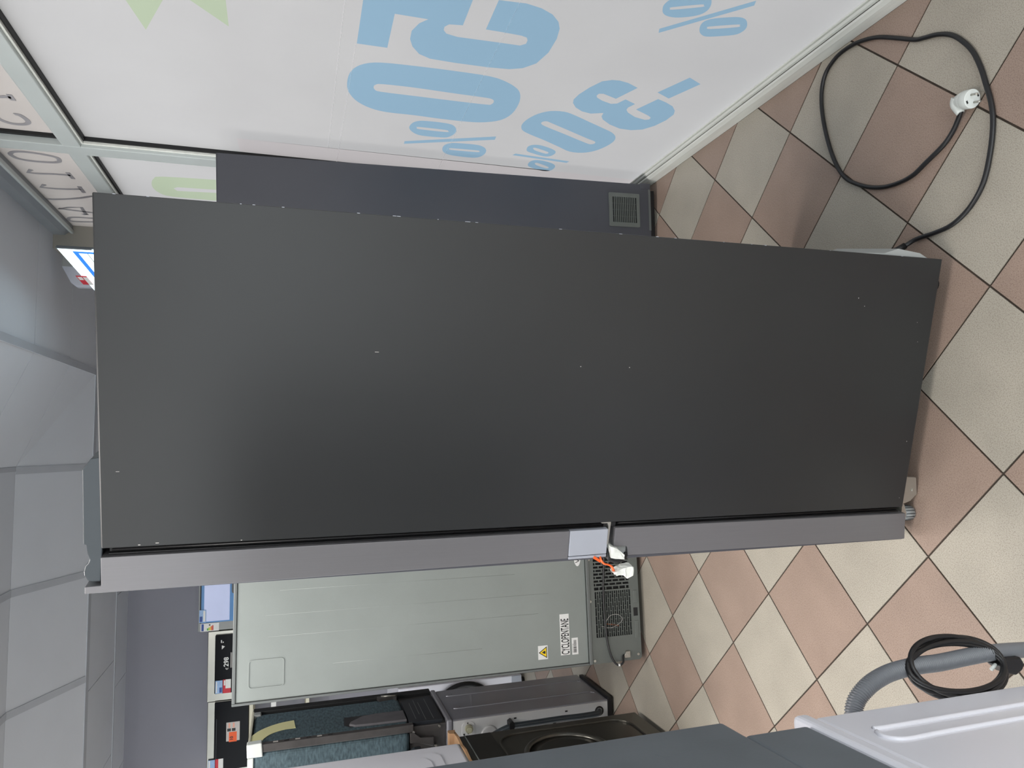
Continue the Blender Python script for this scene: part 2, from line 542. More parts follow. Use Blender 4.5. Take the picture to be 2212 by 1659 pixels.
def in_view(p, margin=0.1):
    d = p - CAM
    z = d.dot(FWD)
    if z < 0.2:
        return False
    u, v = d.dot(RIGHT) / z * F_PX, d.dot(DOWN) / z * F_PX
    return abs(u) < 829.5 * (1 + margin) + 180 / z and abs(v) < 1106 * (1 + margin) + 180 / z

near, rest = [], []
for i in range(-22, 30):
    for j in range(-22, 30):
        c = TO + EI * T * (i + 0.5) + EJ * T * (j + 0.5)
        if ROOM_X0 + 0.15 < c.x < 1.127 + 0.205 and ROOM_Y0 + 0.15 < c.y < ROOM_Y1 - 0.16:
            (near if in_view(c) else rest).append((c, 'p' if (i + j) % 2 == 0 else 'b'))
near.sort(key=lambda t: (t[0] - CAM).length)
rest += near[290:]
near = near[:290]
for c, k in near:
    if c.x > 1.127 - 0.21:
        # cut tile along the window rail
        q = [c + EI * s * 0.1475 + EJ * r * 0.1475 for s, r in ((-1, -1), (-1, 1), (1, 1), (1, -1))]
        cut = []
        for n0 in range(4):
            a, b = q[n0], q[(n0 + 1) % 4]
            if a.x <= 1.127:
                cut.append((a.x, a.y))
            if (a.x - 1.127) * (b.x - 1.127) < 0:
                f = (1.127 - a.x) / (b.x - a.x)
                cut.append((1.127, a.y + (b.y - a.y) * f))
        if len(cut) > 2:
            obj('tile', prism(newbm(), cut, 'z', -0.012, 0.0), M_pink if k == 'p' else M_beige, floor)
        continue
    t = bpy.data.objects.new('tile', tile_me[k])
    COL.objects.link(t)
    t.parent = floor
    t.location = c
    t.rotation_euler = (0, 0, radians(45))
for k, m in (('b', M_beige), ('p', M_pink)):
    bm = newbm()
    for c, kk in rest:
        if kk == k and c.x < 1.0:
            q = [c + EI * s * 0.1475 + EJ * r * 0.1475 for s, r in ((-1, -1), (-1, 1), (1, 1), (1, -1))]
            bm.faces.new([bm.verts.new(v) for v in q])
    bmesh.ops.recalc_face_normals(bm, faces=bm.faces[:])
    for f in bm.faces:
        if f.normal.z < 0:
            f.normal_flip()
    o = obj('tile_field', bm, m, floor)
    o['kind'] = 'stuff'

# ------------------------------------------------------------------ window on the right
win = bpy.data.objects.new('window_1', None)
COL.objects.link(win)
win['kind'] = 'structure'
XG = 1.165
WY0, WY1 = -2.6, 4.15
obj('bottom_rail', prism(newbm(), [(1.128, 0), (1.131, 0.034), (1.137, 0.046), (1.143, 0.048), (1.1445, 0.043), (1.148, 0.043), (1.150, 0.052), (1.156, 0.056),
                                   (1.1575, 0.05), (1.160, 0.05), (1.161, 0.058), (1.20, 0.058), (1.20, 0)], 'y', WY0, WY1), M_alu_s, win)
for a, b in ((1.1446, 1.1479), (1.1576, 1.1599)):
    obj('groove_seal', B(a, b, WY0, WY1 - 0.01, 0.03, 0.0445), M_gask, win)
obj('transom', B(1.128, 1.20, WY0, WY1, 2.276, 2.338), M_alu, win, 0.003)
obj('transom_bead', B(1.140, 1.1995, WY0, WY1, 2.268, 2.2765), M_alu_s, win, 0.002)
obj('transom_bead', B(1.136, 1.1995, WY0, WY1, 2.3375, 2.345), M_alu, win, 0.002)
for y0 in (2.945, 0.05 - 0.08):
    obj('mullion', B(1.127, 1.20, y0, y0 + 0.08, 0.05, 2.64), M_alu, win, 0.003)
    obj('mullion_bead', B(1.140, 1.199, y0 - 0.008, y0 + 0.002, 0.058, 2.268), M_alu_s, win, 0.002)
for y0, y1 in ((3.025, WY1), (0.05, 2.936), (WY0, -0.04)):
    obj('gasket', B(1.150, 1.1652, y0, y1, 2.2605, 2.2685), M_gask, win)
    obj('gasket', B(1.150, 1.1652, y1 - 0.007, y1 + 0.001, 0.058, 2.2685), M_gask, win)
    if y1 < 4:
        obj('gasket', B(1.152, 1.1652, y1 - 0.007, y1 + 0.009, 2.3445, 2.612), M_gask, win)
obj('top_rail', prism(newbm(), [(1.112, 2.70), (1.112, 2.648), (1.128, 2.628), (1.128, 2.612), (1.20, 2.612), (1.20, 2.70)], 'y', WY0, WY1), M_topr, win)
obj('top_bead', B(1.120, 1.14, WY0, WY1, 2.606, 2.618), M_alu, win, 0.002)
def pane(y0, y1, z0, z1, x, m):
    bm = newbm()
    bm.faces.new([bm.verts.new((x, a, b)) for a, b in ((y0, z0), (y0, z1), (y1, z1), (y1, z0))])
    return obj('pane', bm, m, win)
def sheet(bm, loops, x):
    """Flat foil in the plane of the window; every loop after the first is a hole."""
    t = newbm()
    for l in loops:
        vs = [t.verts.new((x, p[0], p[1])) for p in l]
        for i in range(len(vs)):
            t.edges.new((vs[i], vs[(i + 1) % len(vs)]))
    bmesh.ops.triangle_fill(t, use_beauty=True, use_dissolve=False, edges=t.edges[:], normal=(1, 0, 0))
    me = bpy.data.meshes.new('tmp')
    t.to_mesh(me)
    t.free()
    bm.from_mesh(me)
    bpy.data.meshes.remove(me)
    return bm

def outline(k):
    res = []
    for l in PRINT[k]:
        l = [(a / 1000, b / 1000) for a, b in l]
        if len(l) > 5 and k not in ('big_five', 'three'):
            l = [(p.x, p.y) for p in smooth_path([(a, b, 0) for a, b in l], 3, True)]
        res.append(l)
    return res
ON_A = ['big_five', 'big_zero', 'pct1a', 'pct1b', 'pct1c', 'minus', 'three', 'zero2', 'pct2a', 'pct2b', 'pct2c', 'pct3a', 'pct3b', 'pct3c', 'green_a', 'green_b']
# the film is cut out where the coloured foil is inlaid
pA = obj('pane', sheet(newbm(), [[(0.05, 0.05), (0.05, 2.275), (2.945, 2.275), (2.945, 1.716), (2.80, 1.722), (2.80, 0.05)]] + [outline(k)[0] for k in ON_A], XG), M_film, win)
pB = obj('pane', sheet(newbm(), [[(3.02, 0.05), (3.02, 2.275), (WY1, 2.275), (WY1, 0.05)], outline('green_zero')[0]], XG), M_film, win)
pC = pane(WY0, -0.02, 0.05, 2.275, XG, M_glass)
pD = pane(0.05, 2.945, 2.33, 2.63, XG, M_paper)
pE = pane(3.02, WY1, 2.33, 2.63, XG, M_paper)
pF = pane(WY0, -0.02, 2.33, 2.63, XG, M_paper)

def printed(name, keys, m, parent):
    bm, bc = newbm(), newbm()
    for k in keys:
        loops = outline(k)
        sheet(bm, loops, XG)
        for l in loops[1:]:
            sheet(bc, [l], XG)
    o = obj(name, bm, m, parent)
    if len(bc.faces):
        obj('counter', bc, M_film, parent)
    else:
        bc.free()
    return o
printed('printed_five', ['big_five'], M_blue, pA)
printed('printed_zero', ['big_zero'], M_blue, pA)
printed('printed_percent', ['pct1a', 'pct1b', 'pct1c'], M_blue, pA)
printed('printed_minus', ['minus'], M_blue, pA)
printed('printed_three', ['three'], M_blue, pA)
printed('printed_zero', ['zero2'], M_blue, pA)
printed('printed_percent', ['pct2a', 'pct2b', 'pct2c'], M_blue, pA)
printed('printed_percent', ['pct3a', 'pct3b', 'pct3c'], M_blue, pA)
printed('printed_star', ['green_a', 'green_b'], M_green, pA)
printed('printed_zero', ['green_zero'], M_green, pB)
for a, b in SEAMS:
    bm = newbm()
    sheet(bm, [[(a[0], a[1] - 0.0007), (b[0], b[1] - 0.0007), (b[0], b[1] + 0.0007), (a[0], a[1] + 0.0007)]], XG - 0.0022)
    obj('film_seam', bm, M_seam, pA)
for keys, par in ((('nine',), pD), (('one0', 'one0f'), pD), (('zero',), pE), (('one', 'one_foot'), pE), (('one2', 'one2f'), pE), (('slash',), pE), (('four', 'four_foot'), pE), (('zero3',), pE)):
    bm = newbm()
    for k in keys:
        pts = [(a / 1000, b / 1000) for a, b in STROKES[k]]
        if len(pts) > 5:
            pts = [(p.x, p.y) for p in smooth_path([(a, b, 0) for a, b in pts], 3)]
        ribbon(bm, pts, 0.0085, XG - 0.0022, 0.0008)
    obj('handwritten_digit', bm, M_ink, par)

# ------------------------------------------------------------------ walls
struct('wall_far', B(ROOM_X0, 1.25, 6.22, 6.32, 0, 3.02), M_far)
wbh = struct('wall_behind', B(ROOM_X0, 1.25, -2.7, -2.6, 0, 0.12), M_wall)
obj('header', B(ROOM_X0, 1.25, -2.7, -2.6, 2.62, 3.0), M_wall, wbh)
w3 = bpy.data.objects.new('window_3', None)
COL.objects.link(w3)
w3['kind'] = 'structure'
for k in range(5):
    x = ROOM_X0 + k * 1.44
    obj('post', B(x, x + 0.07, -2.69, -2.61, 0.12, 2.62), M_alu, w3)
    if k < 4:
        bm = newbm()
        bm.faces.new([bm.verts.new((a, -2.65, b)) for a, b in ((x + 0.07, 0.12), (x + 0.07, 2.62), (x + 1.44, 2.62), (x + 1.44, 0.12))])
        obj('pane', bm, M_glass, w3)
wr = struct('wall_right', B(1.13, 1.25, 4.30, 6.22, 0, 3.02), M_wall)
obj('header', B(1.18, 1.25, -2.6, 4.30, 2.70, 3.02), M_wall, wr)
struct('wall_pillar', B(1.040, 1.25, 4.15, 4.30, 0, 2.70), M_pill)
# left side: shop front with large panes
wl = struct('wall_left', B(ROOM_X0 - 0.1, ROOM_X0, -2.7, 6.3, 0, 0.12), M_wall)
obj('header', B(ROOM_X0 - 0.1, ROOM_X0, -2.7, 6.3, 2.62, 3.0), M_wall, wl)
w2 = bpy.data.objects.new('window_2', None)
COL.objects.link(w2)
w2['kind'] = 'structure'
for k in range(6):
    y = -2.65 + k * 1.77
    obj('post', B(ROOM_X0 - 0.08, ROOM_X0 - 0.01, y, y + 0.07, 0.12, 2.62), M_alu, w2)
    if k < 5:
        bm = newbm()
        x = ROOM_X0 - 0.045
        bm.faces.new([bm.verts.new((x, a, b)) for a, b in ((y + 0.07, 0.12), (y + 0.07, 2.62), (y + 1.77, 2.62), (y + 1.77, 0.12))])
        obj('pane', bm, M_glass, w2)
pv = struct('ground_outside', B(-25, 25, -25, 25, -0.16, -0.10), M_pave)

# ------------------------------------------------------------------ ceiling: border strips, sloping cove, raised middle
ceil = struct('ceiling', B(ROOM_X0, 1.25, ROOM_Y0, 6.30, 3.02, 3.10), M_ceil)
ZC, ZT = 2.70, 2.94
YJ = [3.94 + 0.585 * k for k in range(-11, 6)]
XJ = [-0.09, -0.765, -1.40, -2.04, -2.68, -3.32, -3.96, ROOM_X0]
HX0, HX1, HY0, HY1 = 0.47, -0.09, 5.07, 4.52
g = 0.0025
def quadpanel(pts, up, name='panel'):
    """Ceiling panel: lower face given, thickness upward."""
    bm = newbm()
    lo = [bm.verts.new(p) for p in pts]
    hi = [bm.verts.new((p[0] + up[0], p[1] + up[1], p[2] + up[2])) for p in pts]
    n = len(pts)
    bm.faces.new(lo)
    bm.faces.new(list(reversed(hi)))
    for i in range(n):
        bm.faces.new((lo[i], hi[i], hi[(i + 1) % n], lo[(i + 1) % n]))
    bmesh.ops.recalc_face_normals(bm, faces=bm.faces[:])
    return obj(name, bm, M_ceil, ceil)
def hip(y):  # x where the cove meets the far slope
    return HX0 + (HX1 - HX0) * (HY0 - y) / (HY0 - HY1)
def zx(x):
    return ZC + (ZT - ZC) * (HX0 - x) / (HX0 - HX1)
for a, b in zip(YJ, YJ[1:]):
    if b <= ROOM_Y0 or a >= 6.2:
        continue
    y0, y1 = max(a, ROOM_Y0) + g, min(b, 6.21) - g
    quadpanel([(0.505, y0, ZC), (1.128, y0, ZC), (1.128, y1, ZC), (0.505, y1, ZC)], (0, 0, 0.012))
    ys = [y0, min(y1, HY0)]
    if ys[0] < HY0 - 0.02:
        if ys[1] <= HY1:
            quadpanel([(HX0, ys[0], ZC), (HX0, ys[1], ZC), (HX1, ys[1], ZT), (HX1, ys[0], ZT)], (0.006, 0, 0.012))
        else:
            pts = [(HX0, ys[0], ZC), (HX0, ys[1], ZC)]
            xa = hip(ys[1])
            if xa < HX0 - 1e-4:
                pts.append((xa, ys[1], zx(xa)))
            xb = hip(max(ys[0], HY1))
            if ys[0] < HY1:
                pts += [(HX1, HY1, ZT), (HX1, ys[0], ZT)]
            else:
                pts.append((xb, ys[0], zx(xb)))
            quadpanel(pts, (0.006, 0, 0.012))
for a, b in zip(XJ, XJ[1:]):
    quadpanel([(a - g, HY1, ZT), (b + g, HY1, ZT), (b + g, HY0, ZC), (a - g, HY0, ZC)], (0, 0.006, 0.012))
    yy = ROOM_Y0
    for c, d in [(HY1 - 0.6 * (k + 1), HY1 - 0.6 * k) for k in range(12)]:
        c = max(c, ROOM_Y0)
        if d > c:
            quadpanel([(a - g, c + g, ZT), (b + g, c + g, ZT), (b + g, d - g, ZT), (a - g, d - g, ZT)], (0, 0, 0.012))
quadpanel([(HX0, HY0, ZC), (HX1, HY1, ZT), (HX1, HY0, ZC)], (0, 0.006, 0.012))
XK = [0.505, -0.21, -0.85, -1.497, -2.14, -2.78, -3.42, -4.06, ROOM_X0]
for k, (a, b) in enumerate(zip(XK, XK[1:])):
    quadpanel([(a - g, 5.13, ZC), (b + g, 5.13, ZC), (b + g, 5.835, ZC), (a - g, 5.835, ZC)], (0, 0, 0.012))
    quadpanel([(a - g - 0.2, 5.85, ZC - 0.004), (b + g - 0.2, 5.85, ZC - 0.004), (b + g - 0.2, 6.22, ZC - 0.004), (a - g - 0.2, 6.22, ZC - 0.004)], (0, 0, 0.012))
quadpanel([(0.505, 5.85, ZC - 0.004), (0.3, 5.85, ZC - 0.004), (0.3, 6.22, ZC - 0.004), (0.505, 6.22, ZC - 0.004)], (0, 0, 0.012))
# rails that cover the joints
obj('ceiling_rail', B(0.468, 0.506, ROOM_Y0, 5.10, ZC - 0.006, ZC + 0.004), M_ctrim, ceil)
obj('ceiling_rail', B(ROOM_X0, 0.506, 5.068, 5.132, ZC - 0.004, ZC + 0.004), M_ctrim, ceil)
obj('ceiling_rail', B(ROOM_X0, 0.506, 5.833, 5.852, ZC - 0.006, ZC + 0.004), M_ctrim, ceil)
for x in XJ[1:-1]:
    obj('ceiling_rail', B(x - 0.02, x + 0.02, ROOM_Y0, HY1, ZT - 0.004, ZT + 0.004), M_ctrim, ceil)
    bm = newbm()
    prism(bm, [(HY1, ZT - 0.004), (HY0, ZC - 0.004), (HY0, ZC + 0.004), (HY1, ZT + 0.004)], 'x', x - 0.02, x + 0.02)
    obj('ceiling_rail', bm, M_ctrim, ceil)
# the hip rail and the first joint
obj('ceiling_rail', B(HX1 - 0.025, HX1 + 0.0, ROOM_Y0, HY1, ZT - 0.003, ZT + 0.006), M_ctrim, ceil)
prb = newbm()
prism(prb, [(HY1, ZT - 0.004), (HY0, ZC - 0.004), (HY0, ZC + 0.004), (HY1, ZT + 0.004)], 'x', HX1 - 0.04, HX1)
obj('ceiling_rail', prb, M_ctrim, ceil)

# ------------------------------------------------------------------ lamps added to brighten the room (raised middle, out of view)
for k, (x, y) in enumerate(((-0.65, 2.3), (-0.65, 0.5), (-1.9, 2.3), (-1.9, 0.5))):
    L = thing('fill_lamp', 'flat square light panel added out of view in the raised ceiling', 'lamp', (x, y, ZT), group='added light panels in the raised ceiling')
    obj('lamp_frame', prism(newbm(), rrect(-0.30, 0.30, -0.30, 0.30, 0.01), 'z', -0.022, -0.002, [rrect(-0.28, 0.28, -0.28, 0.28, 0.005)]), M_wplas, L)
    obj('diffuser', B(-0.28, 0.28, -0.28, 0.28, -0.008, -0.003), M_led, L)
    ld = bpy.data.lights.new('fill_light', 'AREA')
    ld.shape = 'SQUARE'
    ld.size = 0.54
    ld.energy = LAMP_W
    ld.color = (1.0, 0.96, 0.92)
    lo = bpy.data.objects.new('fill_light', ld)
    COL.objects.link(lo)
    lo.parent = L
    lo.location = (0, 0, -0.025)

# film overlap strip beside the second refrigerator
obj('film_strip', sheet(newbm(), [[(2.80, 0.05), (2.80, 1.722), (2.945, 1.716), (2.945, 0.05)]], XG), M_strip, pA)

# ================================================================== main refrigerator
fr = thing('refrigerator', 'tall anthracite refrigerator seen from its side, doors facing left, standing in the middle', 'refrigerator', (0.4147, 1.2723, 0), 164.97)
W = 0.62
body = obj('cabinet', prism(newbm(), [(0, 0.055), (0.610, 0.055), (0.610, 1.833), (0, 1.827)], 'y', -W, 0), M_dark, fr, 0.0022)
# paint chips and small scratches on the visible side and edges
chips = [(0.10, 0.28, .004, .002), (0.118, 0.26, .003, .002), (0.15, 0.1, .002, .002), (0.196, 0.09, .002, .002), (0.44, 0.075, .004, .002), (0.585, 0.07, .002, .002),
         (0.27, 0.95, .003, .003), (0.27, 0.84, .003, .003), (0.606, 1.77, .002, .006), (0.604, 1.74, .002, .009), (0.607, 1.60, .002, .004), (0.25, 1.36, .0015, .012), (0.47, 1.80, .001, .009)]
for a, z, da, dz in chips:
    obj('paint_chip', B(a, a + da * 0.6, -0.0006, 0.0003, z, z + dz * 0.6), M_greyl, body)
rnd = random.Random(3)
for k in range(22):
    z = rnd.uniform(0.15, 1.8)
    obj('paint_chip', B(-0.0003, 0.0007, -0.0008, 0.0003, z, z + rnd.uniform(0.002, 0.007)), M_cap, body)
# gaskets: ribbed black rubber between cabinet and doors
for z0, z1 in ((0.866, 1.822), (0.060, 0.836)):
    gsk = obj('door_gasket', B(0.6102, 0.6245, -W + 0.02, -0.014, z0, z1), M_gask, fr)
    for a in (0.6125, 0.6180):
        obj('gasket_rib', tube(newbm(), [(a, -0.013, z0 + 0.004), (a, -0.013, z1 - 0.004)], 0.0022, 8), M_black, gsk)
    obj('gasket_lip', B(0.6215, 0.6240, -W + 0.01, -0.006, z0, z1), M_black, gsk)
up = obj('upper_door', prism(newbm(), [(0.6245, 0.947), (0.6255, 1.833), (0.6780, 1.834), (0.6790, 1.8595), (0.6920, 1.8600), (0.6862, 0.947)], 'y', -W - 0.004, 0.003), M_edge, fr, 0.0012)
obj('door_front', B(0.6865, 0.6925, -W - 0.004, 0.001, 0.86, 1.858), M_dark2, up, 0.001)
cap = obj('door_end_cap', prism(newbm(), [(0.6235, 0.8585), (0.6240, 0.9465), (0.6810, 0.9465), (0.6800, 0.8580)], 'y', -W - 0.004, 0.0045), M_cap, up, 0.0015)
obj('cap_trim', prism(newbm(), [(0.6814, 0.8582), (0.6824, 0.9465), (0.6880, 0.9460), (0.6875, 0.8582)], 'y', -W - 0.004, 0.0045), M_cap, up, 0.001)
low = obj('lower_door', prism(newbm(), [(0.626, 0.046), (0.6225, 0.841), (0.6655, 0.841), (0.6665, 0.8115), (0.6690, 0.808), (0.688, 0.806), (0.694, 0.036)], 'y', -W - 0.004, 0.003), M_edge, fr, 0.0015)
obj('grip_recess', B(0.6665, 0.6850, -W, -0.004, 0.8085, 0.838), M_greyp, low)
obj('door_front', B(0.6885, 0.6955, -W - 0.004, 0.001, 0.04, 0.805), M_dark2, low, 0.001)
# hinges
obj('hinge_cover', prism(newbm(), [(0.445, 1.829), (0.447, 1.844), (0.466, 1.858), (0.602, 1.861), (0.604, 1.8565), (0.622, 1.855), (0.631, 1.8525), (0.637, 1.8545), (0.642, 1.859),
                                   (0.651, 1.8615), (0.662, 1.861), (0.670, 1.857), (0.673, 1.850), (0.673, 1.836), (0.61, 1.831)], 'y', -0.11, -0.004), M_hinge, fr, 0.0018, 2)
obj('hinge_cover', prism(newbm(), [(0.425, 1.829), (0.432, 1.842), (0.460, 1.852), (0.602, 1.857), (0.650, 1.858), (0.670, 1.852), (0.672, 1.836), (0.61, 1.831)], 'y', -W + 0.006, -W + 0.11), M_cap, fr, 0.0018, 2)
mh = obj('middle_hinge', prism(newbm(), [(0.608, 0.872), (0.6135, 0.872), (0.6135, 0.858), (0.620, 0.8555), (0.662, 0.856), (0.662, 0.8515), (0.612, 0.8495), (0.608, 0.853)], 'y', -0.075, -0.003), M_steel, fr, 0.001)
obj('hinge_pin', cyl(newbm(), (0.655, -0.03, 0.835), 'z', 0.005, 0.026, 12), M_steel, mh)
obj('hinge_cavity', B(0.6105, 0.622, -0.09, -0.006, 0.838, 0.866), M_black, fr)
# loose wiring under the upper door, wrapped in white foam
hw = obj('wire_harness', tube(newbm(), smooth_path([(0.676, -0.02, 0.868), (0.690, 0.006, 0.872), (0.699, 0.012, 0.866), (0.702, 0.012, 0.856), (0.708, 0.01, 0.846), (0.720, 0.006, 0.838)], 5), 0.0038, 8, flat=0.5), M_orange, fr)
obj('flat_ribbon', prism(newbm(), [(0.683, 0.887), (0.6945, 0.8695), (0.699, 0.8725), (0.689, 0.8885)], 'y', 0.004, 0.0065), M_orange, hw)
obj('black_sleeve', tube(newbm(), smooth_path([(0.672, -0.01, 0.848), (0.688, 0.004, 0.854), (0.696, 0.008, 0.843), (0.6965, 0.008, 0.828), (0.692, 0.004, 0.812), (0.684, -0.004, 0.808)], 5), 0.0042, 8), M_black, hw)
def crumple(bm, amt, seed):
    r = random.Random(seed)
    bmesh.ops.subdivide_edges(bm, edges=bm.edges[:], cuts=2, use_grid_fill=True)
    for v in bm.verts:
        v.co += Vector((r.uniform(-amt, amt), r.uniform(-amt, amt), r.uniform(-amt, amt)))
    return bm
obj('foam_wrap', crumple(prism(newbm(), [(0.6615, 0.852), (0.668, 0.836), (0.682, 0.8185), (0.6935, 0.8175), (0.688, 0.850)], 'y', -0.012, 0.012), 0.0009, 1), M_wrap, hw)
obj('foam_wrap', crumple(prism(newbm(), [(0.7225, 0.842), (0.716, 0.826), (0.711, 0.8135), (0.7095, 0.797), (0.713, 0.794), (0.731, 0.793), (0.738, 0.807), (0.7295, 0.815), (0.729, 0.833)], 'y', -0.008, 0.014), 0.001, 2), M_wrap, hw)
# base
ft = obj('roller_foot', cyl(newbm(), (0.636, -0.024, 0.003), 'z', 0.018, 0.030, 28), M_greyp, fr)
for k in range(14):
    a = 2 * pi * k / 14
    obj('foot_rib', tube(newbm(), [(0.636 + 0.018 * cos(a), -0.024 + 0.018 * sin(a), 0.005), (0.636 + 0.018 * cos(a), -0.024 + 0.018 * sin(a), 0.031)], 0.0013, 6), M_hinge, ft)
obj('foot_bracket', prism(newbm(), [(0.603, 0.052), (0.606, 0.045), (0.628, 0.034), (0.660, 0.034), (0.690, 0.040), (0.690, 0.046), (0.62, 0.05)], 'y', -0.05, -0.006), M_steel, fr)
bk = obj('base_bracket', prism(newbm(), [(0.535, 0.056), (0.539, 0.014), (0.583, 0.003), (0.600, 0.020), (0.612, 0.056)], 'y', -0.020, -0.012), M_steel, fr, 0.001)
obj('screw', cyl(newbm(), (0.571, -0.0125, 0.019), 'y', 0.004, 0.003, 10), M_steel, bk)
obj('base_plate', B(0.02, 0.60, -W + 0.02, -0.03, 0.03, 0.056), M_black, fr)
for y in (-0.06, -W + 0.06):
    obj('rear_wheel', cyl(newbm(), (0.06, y - 0.012, 0.0175), 'y', 0.0175, 0.024, 16), M_black, fr)
obj('leveling_foot', cyl(newbm(), (0.636, -W + 0.03, 0.001), 'z', 0.018, 0.045, 16), M_greyp, fr)
obj('compressor_lip', prism(newbm(), [(0.0, 0.30), (-0.004, 0.22), (-0.016, 0.185), (-0.010, 0.12), (0.004, 0.085), (0.004, 0.30)], 'y', -0.20, -0.004), M_greyp, fr, 0.001)
rb = obj('back_panel', B(-0.0006, 0.002, -W + 0.02, -0.02, 0.31, 1.815), M_silver_d, fr)
cvr = obj('compressor_cover', B(-0.0006, 0.002, -W + 0.02, -0.21, 0.065, 0.30), M_cover, fr)
for k in range(9):
    obj('cover_slot', B(-0.0012, 0.0, -W + 0.06, -0.26, 0.09 + k * 0.021, 0.098 + k * 0.021), M_gask, cvr)
# power cord on the floor
cord = [(0.462, 1.432, 0.07), (0.472, 1.420, 0.045), (0.486, 1.406, 0.022), (0.498, 1.383, 0.008)] + [(x, y, 0.0062) for x, y in (
    (0.499, 1.334), (0.504, 1.286), (0.524, 1.244), (0.554, 1.212), (0.591, 1.19), (0.651, 1.172), (0.706, 1.163), (0.751, 1.164), (0.805, 1.174), (0.846, 1.183), (0.892, 1.199),
    (0.931, 1.223), (0.962, 1.251), (0.984, 1.287), (0.997, 1.325), (1.008, 1.353), (1.045, 1.41), (1.082, 1.472), (1.105, 1.538), (1.110, 1.596), (1.101, 1.635), (1.078, 1.668),
    (1.035, 1.686), (0.97, 1.688), (0.887, 1.674), (0.807, 1.649), (0.746, 1.615), (0.707, 1.568), (0.676, 1.508), (0.662, 1.451), (0.663, 1.39), (0.682, 1.343), (0.705, 1.292))] + [(0.727, 1.264, 0.007), (0.748, 1.243, 0.012), (0.760, 1.230, 0.018)]
inv = Matrix.Translation((0.4147, 1.2723, 0)) @ Matrix.Rotation(radians(164.97), 4, 'Z')
inv.invert()
L = lambda p: inv @ Vector(p)
pc = obj('power_cord', tube(newbm(), [L(p) for p in smooth_path(cord, 5)], 0.0058, 10), M_cord, fr)
obj('strain_relief', tube(newbm(), [L((0.468, 1.425, 0.055)), L((0.477, 1.415, 0.036)), L((0.486, 1.406, 0.022))], 0.0085, 10), M_black, pc)
# angled white plug: round contact face turned to the camera side, two pins
def oriented(bm, origin, xd, zd):
    X = Vector(xd).normalized()
    Zv = (Vector(zd) - X * Vector(zd).dot(X)).normalized()
    Y = Zv.cross(X)
    M = Matrix(((X.x, Y.x, Zv.x, origin[0]), (X.y, Y.y, Zv.y, origin[1]), (X.z, Y.z, Zv.z, origin[2]), (0, 0, 0, 1)))
    bm.transform(inv @ M)
    return bm
PD = (-0.30, -0.92, 0.10)      # direction the pins point
PO = (0.774, 1.196, 0.0235)
b1 = newbm()
# local x = pin direction; the head tapers to the back and bends down to the cord
cyl(b1, (-0.020, 0, 0), 'x', 0.0215, 0.022, 28)
cyl(b1, (-0.044, 0, 0), 'x', 0.0135, 0.024, 28, 0.0215)
obj('plug', oriented(b1, PO, PD, (0, 0, 1)), M_wplas, pc, 0.0015)
obj('plug_neck', tube(newbm(), [L(p) for p in smooth_path([(0.790, 1.232, 0.023), (0.782, 1.238, 0.022), (0.770, 1.236, 0.020), (0.757, 1.231, 0.018)], 4)], 0.0105, 12, rfun=lambda i: 0.0150 - 0.0005 * i), M_wplas, pc)
for s in (-1, 1):
    obj('pin', oriented(cyl(newbm(), (0.002, 0, s * 0.0095), 'x', 0.0024, 0.019, 10), PO, PD, (0.75, -0.2, 0.6)), M_steel, pc)
for s in (-1, 1):
    obj('earth_contact', oriented(B(-0.004, 0.0024, s * 0.0155 - 0.002, s * 0.0155 + 0.002, -0.0035, 0.0035), PO, PD, (0.75, -0.2, 0.6)), M_black, pc)

# ================================================================== second dark refrigerator beside the window
f2 = thing('refrigerator', 'dark grey refrigerator with a square vent grille low on its side, beside the printed window', 'refrigerator', (1.107, 2.6975, 0.036), 180)
f2.rotation_euler = (0, radians(1.47), radians(177.5))
obj('cabinet', B(0, 0.585, -0.60, 0, 0.0, 1.748), M_dark2, f2, 0.003)
obj('top_edge', B(0.002, 0.585, -0.0008, 0.0006, 1.7455, 1.7485), M_dark2, f2)
obj('base_strip', B(-0.0008, 0.20, -0.03, 0.0008, 0.0, 0.010), M_silver_d, f2)
obj('corner_cover', prism(newbm(), [(-0.004, 0.0), (-0.004, 0.046), (0.004, 0.050), (0.022, 0.046), (0.022, 0.0)], 'y', -0.05, 0.002), M_dark2, f2, 0.002)
obj('base', B(0.02, 0.56, -0.58, -0.02, -0.028, 0.002), M_black, f2)
for x in (0.05, 0.53):
    for y in (-0.06, -0.54):
        obj('foot', cyl(newbm(), (x, y, -0.036 + x * 0.0257), 'z', 0.015, 0.034, 12), M_black, f2)
v = obj('vent_frame', prism(newbm(), rrect(0.046, 0.190, 0.056, 0.199, 0.004), 'y', -0.002, 0.006, [rrect(0.0635, 0.1725, 0.0705, 0.183, 0.002)]), M_cover, f2, 0.0012)
obj('vent_back', B(0.062, 0.174, 0.0003, 0.0012, 0.069, 0.1845), M_gask, v)
N = 13
for k in range(N - 1):
    z = 0.0705 + (k + 1) * 0.1125 / N
    obj('slat', B(0.0635, 0.1725, 0.0008, 0.0056, z - 0.0019, z + 0.0019), M_cover, v)
for x in (0.091, 0.118, 0.145):
    obj('rib', B(x - 0.0006, x + 0.0006, 0.0008, 0.003, 0.0705, 0.183), M_cover, v)
for z0, z1 in ((0.01, 0.62), (0.632, 1.745)):
    obj('door', B(0.595, 0.655, -0.60, 0, z0, z1), M_edge, f2, 0.003)

